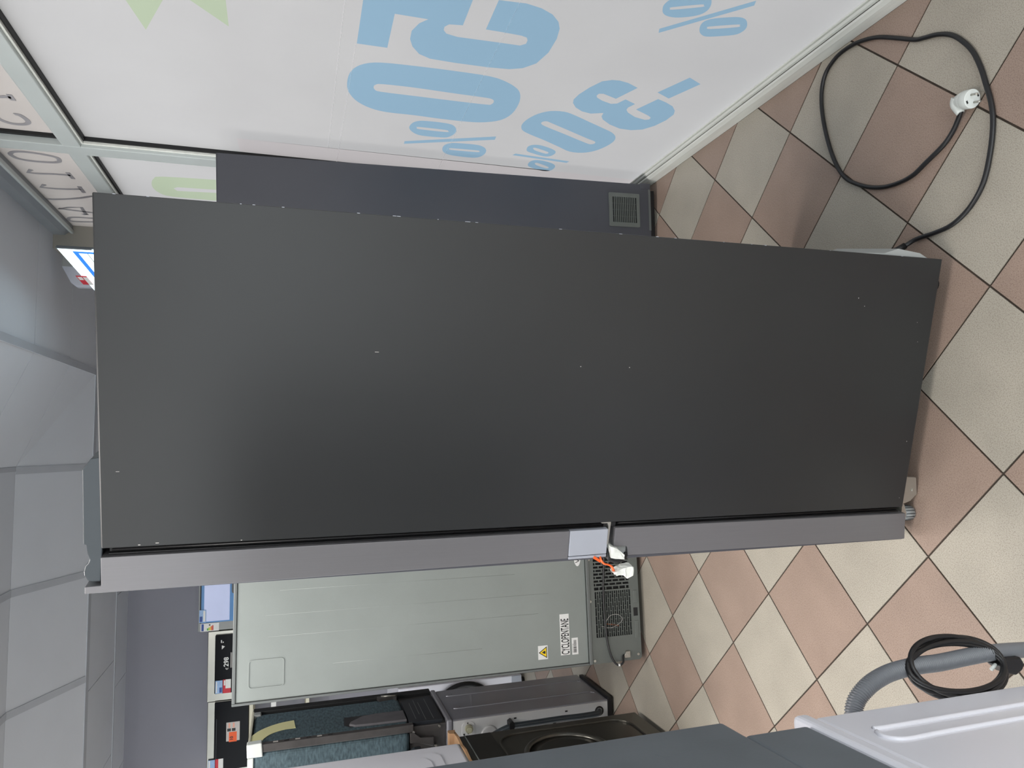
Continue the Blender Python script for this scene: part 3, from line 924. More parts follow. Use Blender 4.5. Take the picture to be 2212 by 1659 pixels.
# ================================================================== silver refrigerator turned with its back to the room
gf = thing('refrigerator', 'silver grey refrigerator showing its back, with warning stickers and a grille at the bottom', 'refrigerator', (-0.9625, 2.9301, 0), 3.1)
obj('cabinet', B(0.0, 0.60, 0.006, 0.60, 0.028, 1.716), M_silver_d, gf, 0.002)
bp = obj('back_panel', B(0.011, 0.589, 0.0, 0.02, 0.276, 1.702), M_silver, gf, 0.0025)
obj('rim', B(0.0, 0.0095, -0.004, 0.02, 0.265, 1.716), M_silver_d, gf, 0.002)
obj('rim', B(0.5905, 0.60, -0.004, 0.02, 0.265, 1.716), M_silver_d, gf, 0.002)
obj('rim', B(0.0095, 0.5905, -0.004, 0.02, 1.7035, 1.716), M_silver_d, gf, 0.002)
obj('pressed_pocket', prism(newbm(), rrect(0.055, 0.160, 1.530, 1.660, 0.012), 'y', -0.0022, 0.002, [rrect(0.059, 0.156, 1.534, 1.656, 0.010)]), M_silver, bp, 0.0012)
for x, z0, z1 in ((0.115, 0.75, 1.35), (0.235, 0.5, 1.59), (0.315, 0.45, 1.60), (0.405, 0.6, 1.55)):
    obj('pressed_line', tube(newbm(), [(x, 0.0003, z0), (x + 0.004, 0.0003, z1)], 0.0006, 6), M_silver, bp)
cv = obj('compressor_cover', prism(newbm(), [(0.004, 0.036), (0.014, 0.026), (0.586, 0.026), (0.596, 0.036), (0.596, 0.266), (0.586, 0.274), (0.014, 0.274), (0.004, 0.266)], 'y', -0.008, 0.02,
                                   [rrect(0.112, 0.305, 0.066, 0.238, 0.003), rrect(0.312, 0.447, 0.070, 0.240, 0.003)]), M_cover, gf, 0.002)
obj('cover_edge', B(0.004, 0.596, -0.013, -0.007, 0.262, 0.276), M_silver_d, cv, 0.002)
obj('dark_interior', B(0.10, 0.46, 0.004, 0.0055, 0.06, 0.245), M_gask, cv)
# grille bars: long slots in brick order
bm = newbm()
rows = 17
for k in range(1, rows):
    z = 0.066 + k * 0.172 / rows
    box(bm, 0.112, 0.305, -0.006, 0.002, z - 0.0013, z + 0.0013)
for k in range(rows):
    z0 = 0.066 + k * 0.172 / rows
    z1 = z0 + 0.172 / rows
    x = 0.112 + (0.036 if k % 2 else 0.018)
    while x < 0.303:
        box(bm, x - 0.0014, x + 0.0014, -0.005, 0.002, z0, z1)
        x += 0.036
o = obj('grille', bm, M_cover, cv); o['kind'] = 'stuff'
bm = newbm()
cols = 9
for k in range(1, cols):
    x = 0.312 + k * 0.135 / cols
    box(bm, x - 0.0028, x + 0.0028, -0.006, 0.002, 0.070, 0.240)
for k in range(cols):
    x0 = 0.312 + k * 0.135 / cols
    z = 0.070 + (0.032 if k % 2 else 0.016)
    while z < 0.238:
        box(bm, x0, x0 + 0.135 / cols, -0.005, 0.002, z - 0.0018, z + 0.0018)
        z += 0.032
o = obj('grille', bm, M_cover, cv); o['kind'] = 'stuff'
for x, z in ((0.013, 0.258), (0.262, 0.268), (0.44, 0.268), (0.022, 0.050)):
    obj('screw', cyl(newbm(), (x + 0.005, -0.012, z - 0.006), 'y', 0.0055, 0.006, 12), M_steel, cv)
obj('foot_slot', B(0.19, 0.225, -0.0095, -0.006, 0.036, 0.056), M_black, cv)
for x0, x1 in ((0.095, 0.170), (0.245, 0.30)):
    obj('pressed_tab', B(x0, x1, -0.0100, -0.006, 0.036, 0.052), M_cover, cv, 0.001)
cl = obj('cord_clamp', prism(newbm(), [(0.018, 0.086), (0.045, 0.086), (0.045, 0.104), (0.036, 0.110), (0.026, 0.118), (0.018, 0.112)], 'y', -0.018, -0.006), M_steel, cv, 0.001)
obj('screw', cyl(newbm(), (0.031, -0.021, 0.096), 'y', 0.004, 0.004, 10), M_steel, cl)
bc = obj('back_cord', tube(newbm(), smooth_path([(0.030, -0.012, 0.114), (0.022, -0.02, 0.122), (0.006, -0.03, 0.128), (-0.004, -0.03, 0.140), (-0.005, -0.028, 0.152), (0.010, -0.024, 0.168), (0.04, -0.02, 0.181), (0.085, -0.016, 0.190),
                                        (0.14, -0.013, 0.195), (0.22, -0.013, 0.199), (0.30, -0.013, 0.199), (0.38, -0.013, 0.194), (0.45, -0.013, 0.188), (0.50, -0.013, 0.186)], 5), 0.0045, 8), M_cord, gf)
obj('white_tie', tube(newbm(), [(-0.0048, -0.03, 0.143), (-0.0052, -0.0285, 0.151)], 0.0058, 8), M_labelw, bc)
obj('clear_loop', tube(newbm(), smooth_path([(0.165, -0.012, 0.20), (0.20, -0.016, 0.175), (0.205, -0.016, 0.14), (0.185, -0.015, 0.115), (0.165, -0.014, 0.13), (0.15, -0.013, 0.17), (0.16, -0.012, 0.215)], 5), 0.0008, 5), M_greyl, cv)
obj('copper_tube', tube(newbm(), [(0.165, 0.001, 0.185), (0.16, 0.001, 0.155), (0.152, 0.001, 0.125)], 0.0035, 8), mat('copper_brown', (150, 78, 46), 0.5, 0.4), cv)
# stickers
s1 = obj('flame_sticker', B(0.046, 0.102, -0.0012, 0.0, 0.463, 0.506), M_labelw, bp)
obj('warning_triangle', prism(newbm(), [(0.050, 0.467), (0.098, 0.467), (0.074, 0.504)], 'y', -0.0016, -0.0012), M_labelb, s1)
obj('triangle_fill', prism(newbm(), [(0.0555, 0.4702), (0.0925, 0.4702), (0.074, 0.4985)], 'y', -0.0020, -0.0016), M_yel, s1)
obj('flame_mark', prism(newbm(), [(0.069, 0.474), (0.079, 0.474), (0.0805, 0.480), (0.077, 0.484), (0.0745, 0.491), (0.072, 0.485), (0.0685, 0.480)], 'y', -0.0024, -0.0020), M_labelb, s1)
s2 = obj('gas_sticker', B(0.054, 0.2235, -0.0012, 0.0, 0.3615, 0.4035), M_labelw, bp)
text('lettering', 'CYCLOPENTANE', 0.050, M_labelb, s2, (0.0565, -0.0014, 0.3650), (1, 0, 0), (0, 0, 1), sx=0.385, bold=0.0007)
s3 = obj('barcode_sticker', B(0.052, 0.121, -0.0012, 0.0, 0.3235, 0.3515), M_labelw, bp)
bm = newbm()
x = 0.060
r5 = random.Random(5)
while x < 0.112:
    wd = r5.choice((0.0006, 0.001, 0.0018))
    box(bm, x, x + wd, -0.0016, -0.0012, 0.331, 0.344)
    x += wd + r5.choice((0.0007, 0.0012))
o = obj('barcode', bm, M_labelb, s3); o['kind'] = 'stuff'
text('lettering', 'GR 04 2217 118', 0.0055, M_labelb, s3, (0.060, -0.0014, 0.3452), (1, 0, 0), (0, 0, 1))
s4 = obj('oval_sticker', prism(newbm(), [(0.470 + 0.050 * cos(2 * pi * k / 28), 0.311 + 0.0170 * sin(2 * pi * k / 28)) for k in range(28)], 'y', -0.0012, 0.0), M_labelw, bp)
text('lettering', 'VI', 0.029, M_labelb, s4, (0.434, -0.0014, 0.3005), (1, 0, 0), (0, 0, 1))
for x in (0.05, 0.55):
    for y in (0.06, 0.52):
        obj('foot', cyl(newbm(), (x, y, 0.0), 'z', 0.016, 0.03, 12), M_black, gf)

# ================================================================== near white washing machine and slate dryer on it
ww = thing('washing_machine', 'white washing machine side panel at the lower edge, below the slate dryer', 'washing machine', (-0.387, 0.8584, 0), 2.48)
wb = obj('cabinet', B(-0.60, 0.0, -0.54, 0.0, 0.03, 0.818), M_white, ww, 0.006, 3)
obj('worktop', B(-0.605, 0.003, -0.56, 0.012, 0.819, 0.845), M_white, ww, 0.008, 3)
obj('pressed_rib', tube(newbm(), smooth_path([(0.0, -0.066, 0.778), (0.0, -0.068, 0.74), (0.0, -0.067, 0.5), (0.0, -0.067, 0.12)], 4), 0.0042, 8), M_white, wb)
obj('pressed_rib', tube(newbm(), smooth_path([(0.0, -0.076, 0.781), (0.0, -0.090, 0.787), (0.0, -0.103, 0.780), (0.0, -0.109, 0.76), (0.0, -0.107, 0.70), (0.0, -0.106, 0.5), (0.0, -0.106, 0.12)], 4), 0.0038, 8), M_white, wb)
for x in (-0.55, -0.05):
    for y in (-0.49, -0.05):
        obj('foot', cyl(newbm(), (x, y, 0.0), 'z', 0.02, 0.032, 12), M_black, ww)
obj('hose_outlet', cyl(newbm(), (-0.050, -0.004, 0.700), 'y', 0.026, 0.030, 20), M_black, ww)
# corrugated drain hose
M0 = Matrix.Translation((-0.387, 0.8584, 0)) @ Matrix.Rotation(radians(2.48), 4, 'Z')
M0.invert()
hp = [(-0.436, 0.885, 0.699), (-0.424, 0.914, 0.698), (-0.403, 0.921, 0.688), (-0.385, 0.92, 0.67), (-0.373, 0.92, 0.646), (-0.365, 0.92, 0.615), (-0.361, 0.92, 0.569), (-0.361, 0.92, 0.523), (-0.358, 0.92, 0.465),
      (-0.356, 0.92, 0.415), (-0.357, 0.92, 0.375), (-0.359, 0.92, 0.339), (-0.362, 0.92, 0.28), (-0.366, 0.92, 0.20)]
raw = smooth_path(hp, 12)
acc, path, step = 0.0, [], 0.0009
for a, b in zip(raw, raw[1:]):
    sl = (b - a).length
    while acc < sl:
        path.append(M0 @ (a + (b - a) * (acc / sl)))
        acc += step
    acc -= sl
NP = len(path)
def hr(i):
    t = i / NP
    k = 0.0008 if 0.04 < t < 0.62 else 0.0
    return 0.0125 + (k if (i // 2) % 2 else -k)
obj('drain_hose', tube(newbm(), path, 0.0125, 14, rfun=hr), M_hose, ww)
# coiled mains lead hung over the hose, with a black plug
def coil(cx, cz, rx, rz, y, dy, ph, n=30, tilt=0.0):
    pts = []
    for k in range(n):
        a = 2 * pi * k / n + ph
        u, v2 = rx * cos(a), rz * sin(a)
        pts.append(M0 @ Vector((cx + u * cos(tilt) - v2 * sin(tilt), y + dy * cos(a), cz + u * sin(tilt) + v2 * cos(tilt))))
    return pts
ring_specs = [(-0.366, 0.503, 0.033, 0.093, 0.905, 0.022, 0.0, 0.05), (-0.367, 0.497, 0.036, 0.088, 0.907, 0.030, 0.5, 0.12), (-0.364, 0.506, 0.028, 0.094, 0.902, 0.026, 1.0, 0.0), (-0.364, 0.500, 0.039, 0.092, 0.904, 0.028, 1.2, -0.06)]
cc = obj('coiled_lead', tube(newbm(), smooth_path(coil(*ring_specs[0][:6], ring_specs[0][6], 30, ring_specs[0][7]), 2, True), 0.0042, 8, closed=True), M_cord, ww)
for sp in ring_specs[1:]:
    obj('coil_turn', tube(newbm(), smooth_path(coil(*sp[:6], sp[6], 30, sp[7]), 2, True), 0.0042, 8, closed=True), M_cord, cc)
pl = prism(newbm(), [(-0.372, 0.418), (-0.361, 0.402), (-0.362, 0.372), (-0.372, 0.366), (-0.383, 0.370), (-0.390, 0.384), (-0.386, 0.400)], 'y', 0.900, 0.926)
pl.transform(M0)
obj('lead_plug', pl, M_black, cc, 0.003)
for dy in (0.907, 0.919):
    obj('pin', tube(newbm(), [M0 @ Vector((-0.386, dy, 0.390)), M0 @ Vector((-0.399, dy, 0.404))], 0.0022, 8), M_steel, cc)
obj('pin', tube(newbm(), [M0 @ Vector((-0.372, 0.910, 0.416)), M0 @ Vector((-0.378, 0.908, 0.428))], 0.003, 8), M_wplas, cc)

dr = thing('tumble_dryer', 'dusty slate grey appliance stacked on the white washing machine at the left edge', 'dryer', (-0.387, 0.8584, 0.845), 2.48)
db = obj('cabinet', B(-0.60, 0.0, -0.50, 0.032, 0.098, 0.85), M_slate, dr, 0.006, 3)
obj('plinth', B(-0.59, -0.0005, -0.50, -0.020, 0.0005, 0.100), M_slate, dr, 0.006, 3)
obj('scuff', prism(newbm(), [(-0.02, 0.20), (-0.035, 0.24), (-0.05, 0.232), (-0.04, 0.19)], 'x', -0.0002, 0.0002), M_slate, db)

# ================================================================== grey washing machine with its back to the room
gw = thing('washing_machine', 'silver grey washing machine turned backwards on the floor, black drain hose on its back', 'washing machine', (-1.249, 3.283, 0), 0)
gb = obj('cabinet', B(-0.60, 0.0, 0.0, 0.40, 0.03, 0.803), M_gwash, gw, 0.006, 3)
obj('worktop', B(-0.605, 0.006, -0.010, 0.41, 0.804, 0.829), M_gwash, gw, 0.008, 3)
for y, c in ((0.305, 0.03), (0.130, 0.03)):
    obj('pressed_rib', tube(newbm(), smooth_path([(0.0, y + 0.022, 0.735), (0.0, y + 0.012, 0.752), (0.0, y, 0.74), (0.0, y, 0.4), (0.0, y, 0.09), (0.0, y - 0.006, 0.07), (0.0, y - 0.024, 0.055)], 4), 0.0035, 8), M_gwash, gb)
obj('back_panel', B(-0.592, -0.006, -0.003, 0.002, 0.036, 0.800), M_gback, gb, 0.002)
hpath = [(-0.046, 0.02, 0.081), (-0.048, -0.012, 0.084), (-0.049, -0.026, 0.11), (-0.049, -0.03, 0.20), (-0.048, -0.028, 0.289), (-0.050, -0.028, 0.446), (-0.051, -0.028, 0.525), (-0.062, -0.028, 0.574), (-0.085, -0.022, 0.625), (-0.10, -0.008, 0.65), (-0.104, 0.01, 0.655)]
bh = obj('back_hose', tube(newbm(), smooth_path(hpath, 5), 0.0135, 12), M_hinge, gw)
obj('hose_clip', prism(newbm(), [(-0.022, 0.532), (-0.030, 0.546), (-0.066, 0.545), (-0.066, 0.522), (-0.034, 0.520)], 'y', -0.045, -0.002), M_black, bh, 0.003)
obj('hose_grommet', torus(newbm(), (-0.047, -0.001, 0.081), 'y', 0.019, 0.005, 24, 8), M_black, gb)
vv = obj('inlet_valve', cyl(newbm(), (-0.043, -0.022, 0.729), 'y', 0.018, 0.024, 24), mat('beige_plastic', (150, 148, 126), 0.5), gw)
obj('valve_cap', cyl(newbm(), (-0.043, -0.028, 0.729), 'y', 0.011, 0.008, 20), mat('pale_olive_plastic', (168, 166, 140), 0.5), vv)
obj('valve_plate', prism(newbm(), rrect(-0.085, -0.015, 0.70, 0.760, 0.02), 'y', -0.006, -0.002), M_gback, gb, 0.002)
for x, z, r in ((-0.068, 0.750, 0.004), (-0.077, 0.735, 0.004), (-0.066, 0.731, 0.003), (-0.020, 0.733, 0.003), (-0.081, 0.312, 0.011), (-0.095, 0.648, 0.014)):
    obj('screw_hole', cyl(newbm(), (x, -0.0072, z), 'y', r, 0.005, 14), M_black, gb)
obj('pressed_boss', cyl(newbm(), (-0.085, -0.007, 0.63), 'y', 0.035, 0.005, 28, 0.045), M_gback, gb)
obj('pressed_boss', cyl(newbm(), (-0.085, -0.006, 0.325), 'y', 0.022, 0.004, 28, 0.04), M_gback, gb)
for z in (0.50, 0.245):
    obj('lance', B(-0.030, -0.024, -0.005, 0.0, z, z + 0.012), M_black, gb)
obj('rear_skirt', B(-0.59, 0.012, -0.004, 0.36, 0.012, 0.034), M_black, gw, 0.004)
for x in (-0.55, -0.05):
    for y in (0.05, 0.35):
        obj('foot', cyl(newbm(), (x, y, 0.0), 'z', 0.02, 0.03, 12), M_black, gw)

# ================================================================== stripped dishwasher on the grey washing machine
dw = thing('dishwasher', 'dishwasher without panels, wrapped in dark felt with a yellow tape, on the grey washing machine', 'dishwasher', (-1.250, 3.285, 0.829), 0)
obj('base_frame', B(-0.58, -0.012, 0.015, 0.42, 0.0005, 0.165), M_brown, dw, 0.003)
sp = obj('side_plate', prism(newbm(), [(0.022, 0.016), (0.03, 0.165), (0.310, 0.162), (0.338, 0.018)], 'x', -0.014, 0.004), M_dmetal, dw, 0.002)
for z0, z1, y in ((0.03, 0.15, 0.12), (0.03, 0.09, 0.18), (0.1, 0.15, 0.21), (0.05, 0.09, 0.25)):
    obj('pressed_line', B(0.0035, 0.0055, 0.04 + (z0 - 0.03), 0.30 - (0.15 - z1) * 0.6, 0.05 + (y - 0.12) * 0.6, 0.052 + (y - 0.12) * 0.6), M_silver_d, sp)
sf = obj('side_felt', B(-0.035, 0.0, 0.030, 0.375, 0.166, 0.832), M_felt, dw, 0.018, 4)
bf = obj('back_felt', B(-0.560, -0.030, 0.0, 0.06, 0.166, 0.832), M_felt, dw, 0.022, 4)
obj('tub', B(-0.555, -0.04, 0.05, 0.40, 0.17, 0.82), M_dmetal, dw)
obj('corner_post', B(-0.030, 0.003, 0.000, 0.030, 0.150, 0.835), M_brown, dw, 0.003)
for k in range(6):
    obj('post_slot', B(0.0028, 0.0040, 0.010, 0.020, 0.50 + k * 0.045, 0.52 + k * 0.045), M_greyl if k % 2 else M_black, dw)
obj('corner_cap', prism(newbm(), [(-0.045, 0.785), (-0.045, 0.848), (0.010, 0.850), (0.012, 0.790)], 'y', -0.006, 0.034), M_wplas, dw, 0.004)
obj('corner_cap', prism(newbm(), [(-0.035, 0.800), (-0.035, 0.836), (0.008, 0.836), (0.008, 0.806)], 'y', 0.345, 0.385), M_greyp, dw, 0.004)
obj('cap_leg', B(-0.170, -0.046, -0.006, 0.020, 0.822, 0.846), M_wplas, dw, 0.003)
obj('front_frame', B(-0.57, 0.006, 0.392, 0.440, 0.0, 0.845), M_gask, dw, 0.004)
obj('top_rail', B(-0.57, 0.006, 0.02, 0.44, 0.836, 0.846), M_shelf, dw, 0.002)
obj('water_duct', prism(newbm(), [(0.055, 0.17), (0.060, 0.34), (0.066, 0.40), (0.085, 0.425), (0.115, 0.415), (0.14, 0.385), (0.165, 0.36), (0.175, 0.30), (0.175, 0.17)], 'x', -0.002, 0.010), M_duct, dw, 0.004)
obj('duct_gap', prism(newbm(), [(0.072, 0.17), (0.072, 0.42), (0.10, 0.446), (0.19, 0.440), (0.192, 0.17)], 'x', -0.001, 0.0015), M_black, dw)
tp = smooth_path([(0.0, 0.19, 0.656), (0.0, 0.185, 0.70), (0.0, 0.165, 0.745), (0.0, 0.13, 0.785), (0.0, 0.08, 0.812), (0.0, 0.045, 0.818)], 4)
bm = newbm()
rows_ = []
for i, p in enumerate(tp):
    t = (tp[min(i + 1, len(tp) - 1)] - tp[max(i - 1, 0)]).normalized()
    n2 = Vector((0, -t.z, t.y))
    hw2 = 0.048 * (1 - 0.45 * i / len(tp))
    rows_.append([bm.verts.new((xx, p.y + n2.y * s * hw2, p.z + n2.z * s * hw2)) for xx in (0.001, 0.0022) for s in (-1, 1)])
for a, b in zip(rows_, rows_[1:]):
    bm.faces.new((a[2], a[3], b[3], b[2])); bm.faces.new((a[0], b[0], b[1], a[1]))
    bm.faces.new((a[0], a[2], b[2], b[0])); bm.faces.new((a[1], b[1], b[3], a[3]))
bm.faces.new((rows_[0][0], rows_[0][1], rows_[0][3], rows_[0][2])); bm.faces.new((rows_[-1][0], rows_[-1][2], rows_[-1][3], rows_[-1][1]))
bmesh.ops.recalc_face_normals(bm, faces=bm.faces[:])
obj('yellow_tape', bm, M_tape, dw)
hk = obj('rear_bracket', prism(newbm(), [(-0.10, 0.06), (-0.06, 0.06), (-0.055, 0.12), (-0.03, 0.15), (-0.03, 0.165), (-0.075, 0.165), (-0.08, 0.12)], 'y', -0.006, 0.014), M_brown, dw, 0.002)
for x, z in ((-0.03, 0.150), (-0.05, 0.143), (-0.018, 0.032), (-0.10, 0.05)):
    obj('screw', cyl(newbm(), (x, -0.004, z), 'y', 0.005, 0.02, 10), M_steel, dw)
obj('grey_lid', prism(newbm(), [(-0.30, 0.12), (-0.30, 0.20), (-0.24, 0.235), (-0.12, 0.20), (-0.09, 0.15), (-0.09, 0.12)], 'y', -0.045, -0.004), M_hinge, dw, 0.004)
obj('front_hinge', prism(newbm(), [(0.385, 0.17), (0.385, 0.27), (0.345, 0.262), (0.36, 0.19), (0.33, 0.18)], 'x', -0.004, 0.014), M_brown, dw, 0.002)
obj('hinge_spring', tube(newbm(), [(0.016, 0.36, 0.18), (0.016, 0.372, 0.25)], 0.004, 8), M_steel, dw)

# ================================================================== dark inox washing machine, cardboard and white machine on it
ix = thing('washing_machine', 'dark brushed steel washing machine with round door, on the floor under a white machine', 'washing machine', (-1.21, 3.0, 0), 0)
ib = obj('cabinet', B(-0.56, 0.0, -0.60, 0.0, 0.03, 0.842), M_inox, ix, 0.005, 3)
obj('front_rim', prism(newbm(), rrect(-0.545, -0.055, 0.100, 0.700, 0.09, 8), 'x', 0.0, 0.007, [rrect(-0.537, -0.063, 0.108, 0.692, 0.083, 8)]), M_inox, ib, 0.002)
obj('panel_joint', B(-0.0006, 0.0016, -0.60, -0.001, 0.812, 0.8155), M_silver, ib)
obj('control_panel', B(-0.001, 0.0012, -0.595, -0.005, 0.705, 0.811), M_inoxd, ib)
dd_ = obj('round_door', torus(newbm(), (0.004, -0.30, 0.465), 'x', 0.165, 0.012, 56, 10), M_inox, ix)
obj('door_glass', cyl(newbm(), (0.002, -0.30, 0.465), 'x', 0.155, 0.010, 48, 0.11), M_inoxd, dd_)
for x in (-0.5, -0.05):
    for y in (-0.55, -0.05):
        obj('foot', cyl(newbm(), (x, y, 0.0), 'z', 0.02, 0.032, 12), M_black, ix)
cb = thing('cardboard_sheet', 'torn brown cardboard sheet between the dark steel machine and the white machine', 'cardboard', (-1.21, 3.0, 0.8425), 0)
obj('board', prism(newbm(), [(-0.56, -0.58), (0.010, -0.58), (0.012, -0.30), (0.006, -0.24), (0.014, -0.16), (0.006, -0.10), (0.012, -0.03), (0.004, 0.045), (-0.05, 0.055), (-0.2, 0.03), (-0.56, 0.03)], 'z', 0.0, 0.012), M_card, cb, 0.0015)
obj('folded_flap', prism(newbm(), [(0.052, 0.0), (0.055, 0.03), (0.040, 0.034), (0.02, 0.03), (0.015, 0.012)], 'x', -0.10, 0.008), M_card, cb)
wm2 = thing('washing_machine', 'white machine with a pressed side panel stacked on cardboard, cut off by the picture edge', 'washing machine', (-1.200, 2.915, 0.8550), 0)
wb2 = obj('cabinet', B(-0.56, 0.0, -0.58, 0.0, 0.004, 0.85), M_white, wm2, 0.010, 4)
obj('pressed_field', prism(newbm(), rrect(-0.46, -0.062, 0.095, 0.78, 0.05, 8), 'x', -0.001, 0.0035), M_white, wb2, 0.003, 2)
obj('pressed_field', prism(newbm(), rrect(-0.43, -0.105, 0.14, 0.74, 0.05, 8), 'x', 0.003, 0.0065), M_white, wb2, 0.003, 2)
obj('base_rim', B(-0.55, -0.004, -0.57, -0.004, 0.0, 0.01), M_greyp, wm2)

# ================================================================== far white washing machine seen through the gap
fw = thing('washing_machine', 'white front loading washing machine far back, glimpsed between the silver refrigerator and the grey washer', 'washing machine', (-1.54, 4.663, 0), 0)
fb = obj('cabinet', B(-0.60, 0.0, 0.0, 0.55, 0.03, 0.85), M_white, fw, 0.006, 3)
obj('kick_strip', B(-0.598, -0.002, -0.003, 0.02, 0.034, 0.10), M_cap, fb, 0.002)
fd = obj('round_door', torus(newbm(), (-0.22, -0.012, 0.42), 'y', 0.20, 0.022, 48, 10), M_black, fw)
obj('door_glass', cyl(newbm(), (-0.22, -0.03, 0.42), 'y', 0.19, 0.03, 40), M_glassb, fd)
obj('display', B(-0.20, -0.06, -0.004, 0.0, 0.74, 0.80), M_glassb, fb)
for k in range(6):
    obj('button', B(-0.21 + k * 0.028, -0.193 + k * 0.028, -0.004, 0.0, 0.69, 0.71), M_greyl, fb)
for x in (-0.55, -0.05):
    for y in (0.05, 0.5):
        obj('foot', cyl(newbm(), (x, y, 0.0), 'z', 0.02, 0.032, 12), M_black, fw)

# ================================================================== display shelving and microwaves along the far wall
YS = 5.84
def SX(x): return x * 0.975
def SZ(z): return 1.516 + (z - 1.516) * 0.975
sh = thing('display_shelf', 'cream display shelf unit along the far wall carrying microwave ovens', 'shelf', (-1.7, 6.0, 0), 0)
obj('shelf_board', B(-1.0, 1.15, -0.17, 0.215, 1.764, 1.790), M_shelf, sh, 0.002)
obj('shelf_board', B(-1.0, 1.15, -0.17, 0.215, 1.36, 1.386), M_shelf, sh, 0.002)
obj('shelf_board', B(-1.0, 1.15, -0.17, 0.215, 0.62, 0.646), M_shelf, sh, 0.002)
for x in (-1.0, 0.06, 1.125):
    obj('side_panel', B(x, x + 0.024, -0.16, 0.215, 0.0, 1.764), M_shelf, sh, 0.002)
obj('price_strip', B(-1.0, 1.15, -0.178, -0.17, 1.60, 1.636), M_labelw, sh)
def microwave(x0, x1, ztop, label, film_door=False):
    wd = x1 - x0
    m = thing('microwave_oven', label, 'microwave', (x0, YS, 1.790), 0, 'microwave ovens on the display shelf')
    h = ztop - 1.790
    obj('housing', B(0, wd, 0.004, 0.34, 0.004, h), M_inoxl if not film_door else M_greyp, m, 0.004)
    return m, wd, h
# blue film one (right), its right part hidden by the tall refrigerator
x0, x1 = SX(-1.39), SX(-0.86)
m, wd, h = microwave(x0, x1, SZ(2.171), 'microwave oven with blue protective film around its pale door, rightmost on the far shelf', True)
d = obj('door', B(0.062, wd - 0.03, -0.006, 0.004, 0.10, h - 0.012), M_bluef, m, 0.002)
obj('door_window', B(0.072, wd - 0.05, -0.0075, -0.005, 0.178 - 0.03, h - 0.040), M_mirror, d)
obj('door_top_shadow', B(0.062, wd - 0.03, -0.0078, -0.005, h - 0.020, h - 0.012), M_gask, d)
obj('handle', prism(newbm(), rrect(0.262, 0.46, 0.055, 0.135, 0.02), 'y', -0.012, 0.004), M_hinge, m, 0.003)
t = obj('price_tag', B(0.068, 0.158, -0.012, -0.0085, h - 0.055, h - 0.008), M_bluel, m)
obj('tag_print', B(0.074, 0.152, -0.0126, -0.012, h - 0.050, h - 0.036), M_labelw, t)
obj('tag_print', B(0.074, 0.112, -0.0126, -0.012, h - 0.030, h - 0.012), M_blued, t)
e = obj('energy_label', B(0.0, 0.058, -0.004, 0.004, h - 0.145, h - 0.018), M_labelw, m)
obj('label_head', B(0.004, 0.054, -0.0046, -0.004, h - 0.040, h - 0.024), M_blued, e)
for k, c in enumerate(((60, 160, 70), (170, 200, 60), (240, 200, 40), (226, 110, 40), (200, 50, 40))):
    obj('energy_bar', prism(newbm(), [(0.006, h - 0.062 - k * 0.009), (0.020 + k * 0.005, h - 0.062 - k * 0.009), (0.023 + k * 0.005, h - 0.066 - k * 0.009), (0.020 + k * 0.005, h - 0.070 - k * 0.009), (0.006, h - 0.070 - k * 0.009)], 'y', -0.0046, -0.004), mat('bar_%d' % k, c, 0.5), e)
obj('class_mark', B(0.040, 0.050, -0.0046, -0.004, h - 0.085, h - 0.075), M_labelb, e)
# middle one with 298 price
x0, x1 = SX(-1.914), SX(-1.396)
m, wd, h = microwave(x0, x1, SZ(2.100), 'stainless microwave oven with black door and a 298 euro price, middle of the far shelf')
d = obj('door', prism(newbm(), rrect(0.056, wd - 0.026, 0.02, h - 0.052, 0.008), 'y', -0.010, 0.003), M_glassb, m, 0.002)
text('price_lettering', '298', 0.046, M_labelw, d, (0.245, -0.0104, 0.150), (1, 0, 0), (0, 0, 1), bold=0.001)
text('price_lettering', '\u20ac', 0.026, M_labelw, d, (0.222, -0.0104, 0.150), (1, 0, 0), (0, 0, 1))
for k in range(2):
    obj('fine_print', B(0.235, 0.345, -0.0106, -0.010, 0.118 + k * 0.011, 0.124 + k * 0.011), M_greyl, d)
for k in range(2):
    obj('panel_mark', B(0.420, 0.428 + 0.012 * k, -0.0106, -0.010, 0.185 + k * 0.012, 0.192 + k * 0.012), M_labelw, d)
obj('panel_mark', prism(newbm(), [(0.372, 0.197), (0.402, 0.197), (0.392, 0.176)], 'y', -0.0106, -0.010), M_labelw, d)
t = obj('price_tag', B(0.058, 0.150, -0.0125, -0.0105, h - 0.107, h - 0.058), M_bluel, m)
obj('tag_print', B(0.064, 0.144, -0.013, -0.0125, h - 0.070, h - 0.062), M_labelw, t)
obj('tag_print', B(0.064, 0.100, -0.013, -0.0125, h - 0.104, h - 0.086), M_blued, t)
t = obj('price_tag', B(0.056, 0.154, -0.0125, -0.0105, h - 0.165, h - 0.110), M_red, m)
obj('tag_print', B(0.090, 0.154, -0.013, -0.0125, h - 0.165, h - 0.128), M_labelw, t)
obj('tag_print', B(0.112, 0.148, -0.013, -0.0125, h - 0.126, h - 0.116), M_labelw, t)
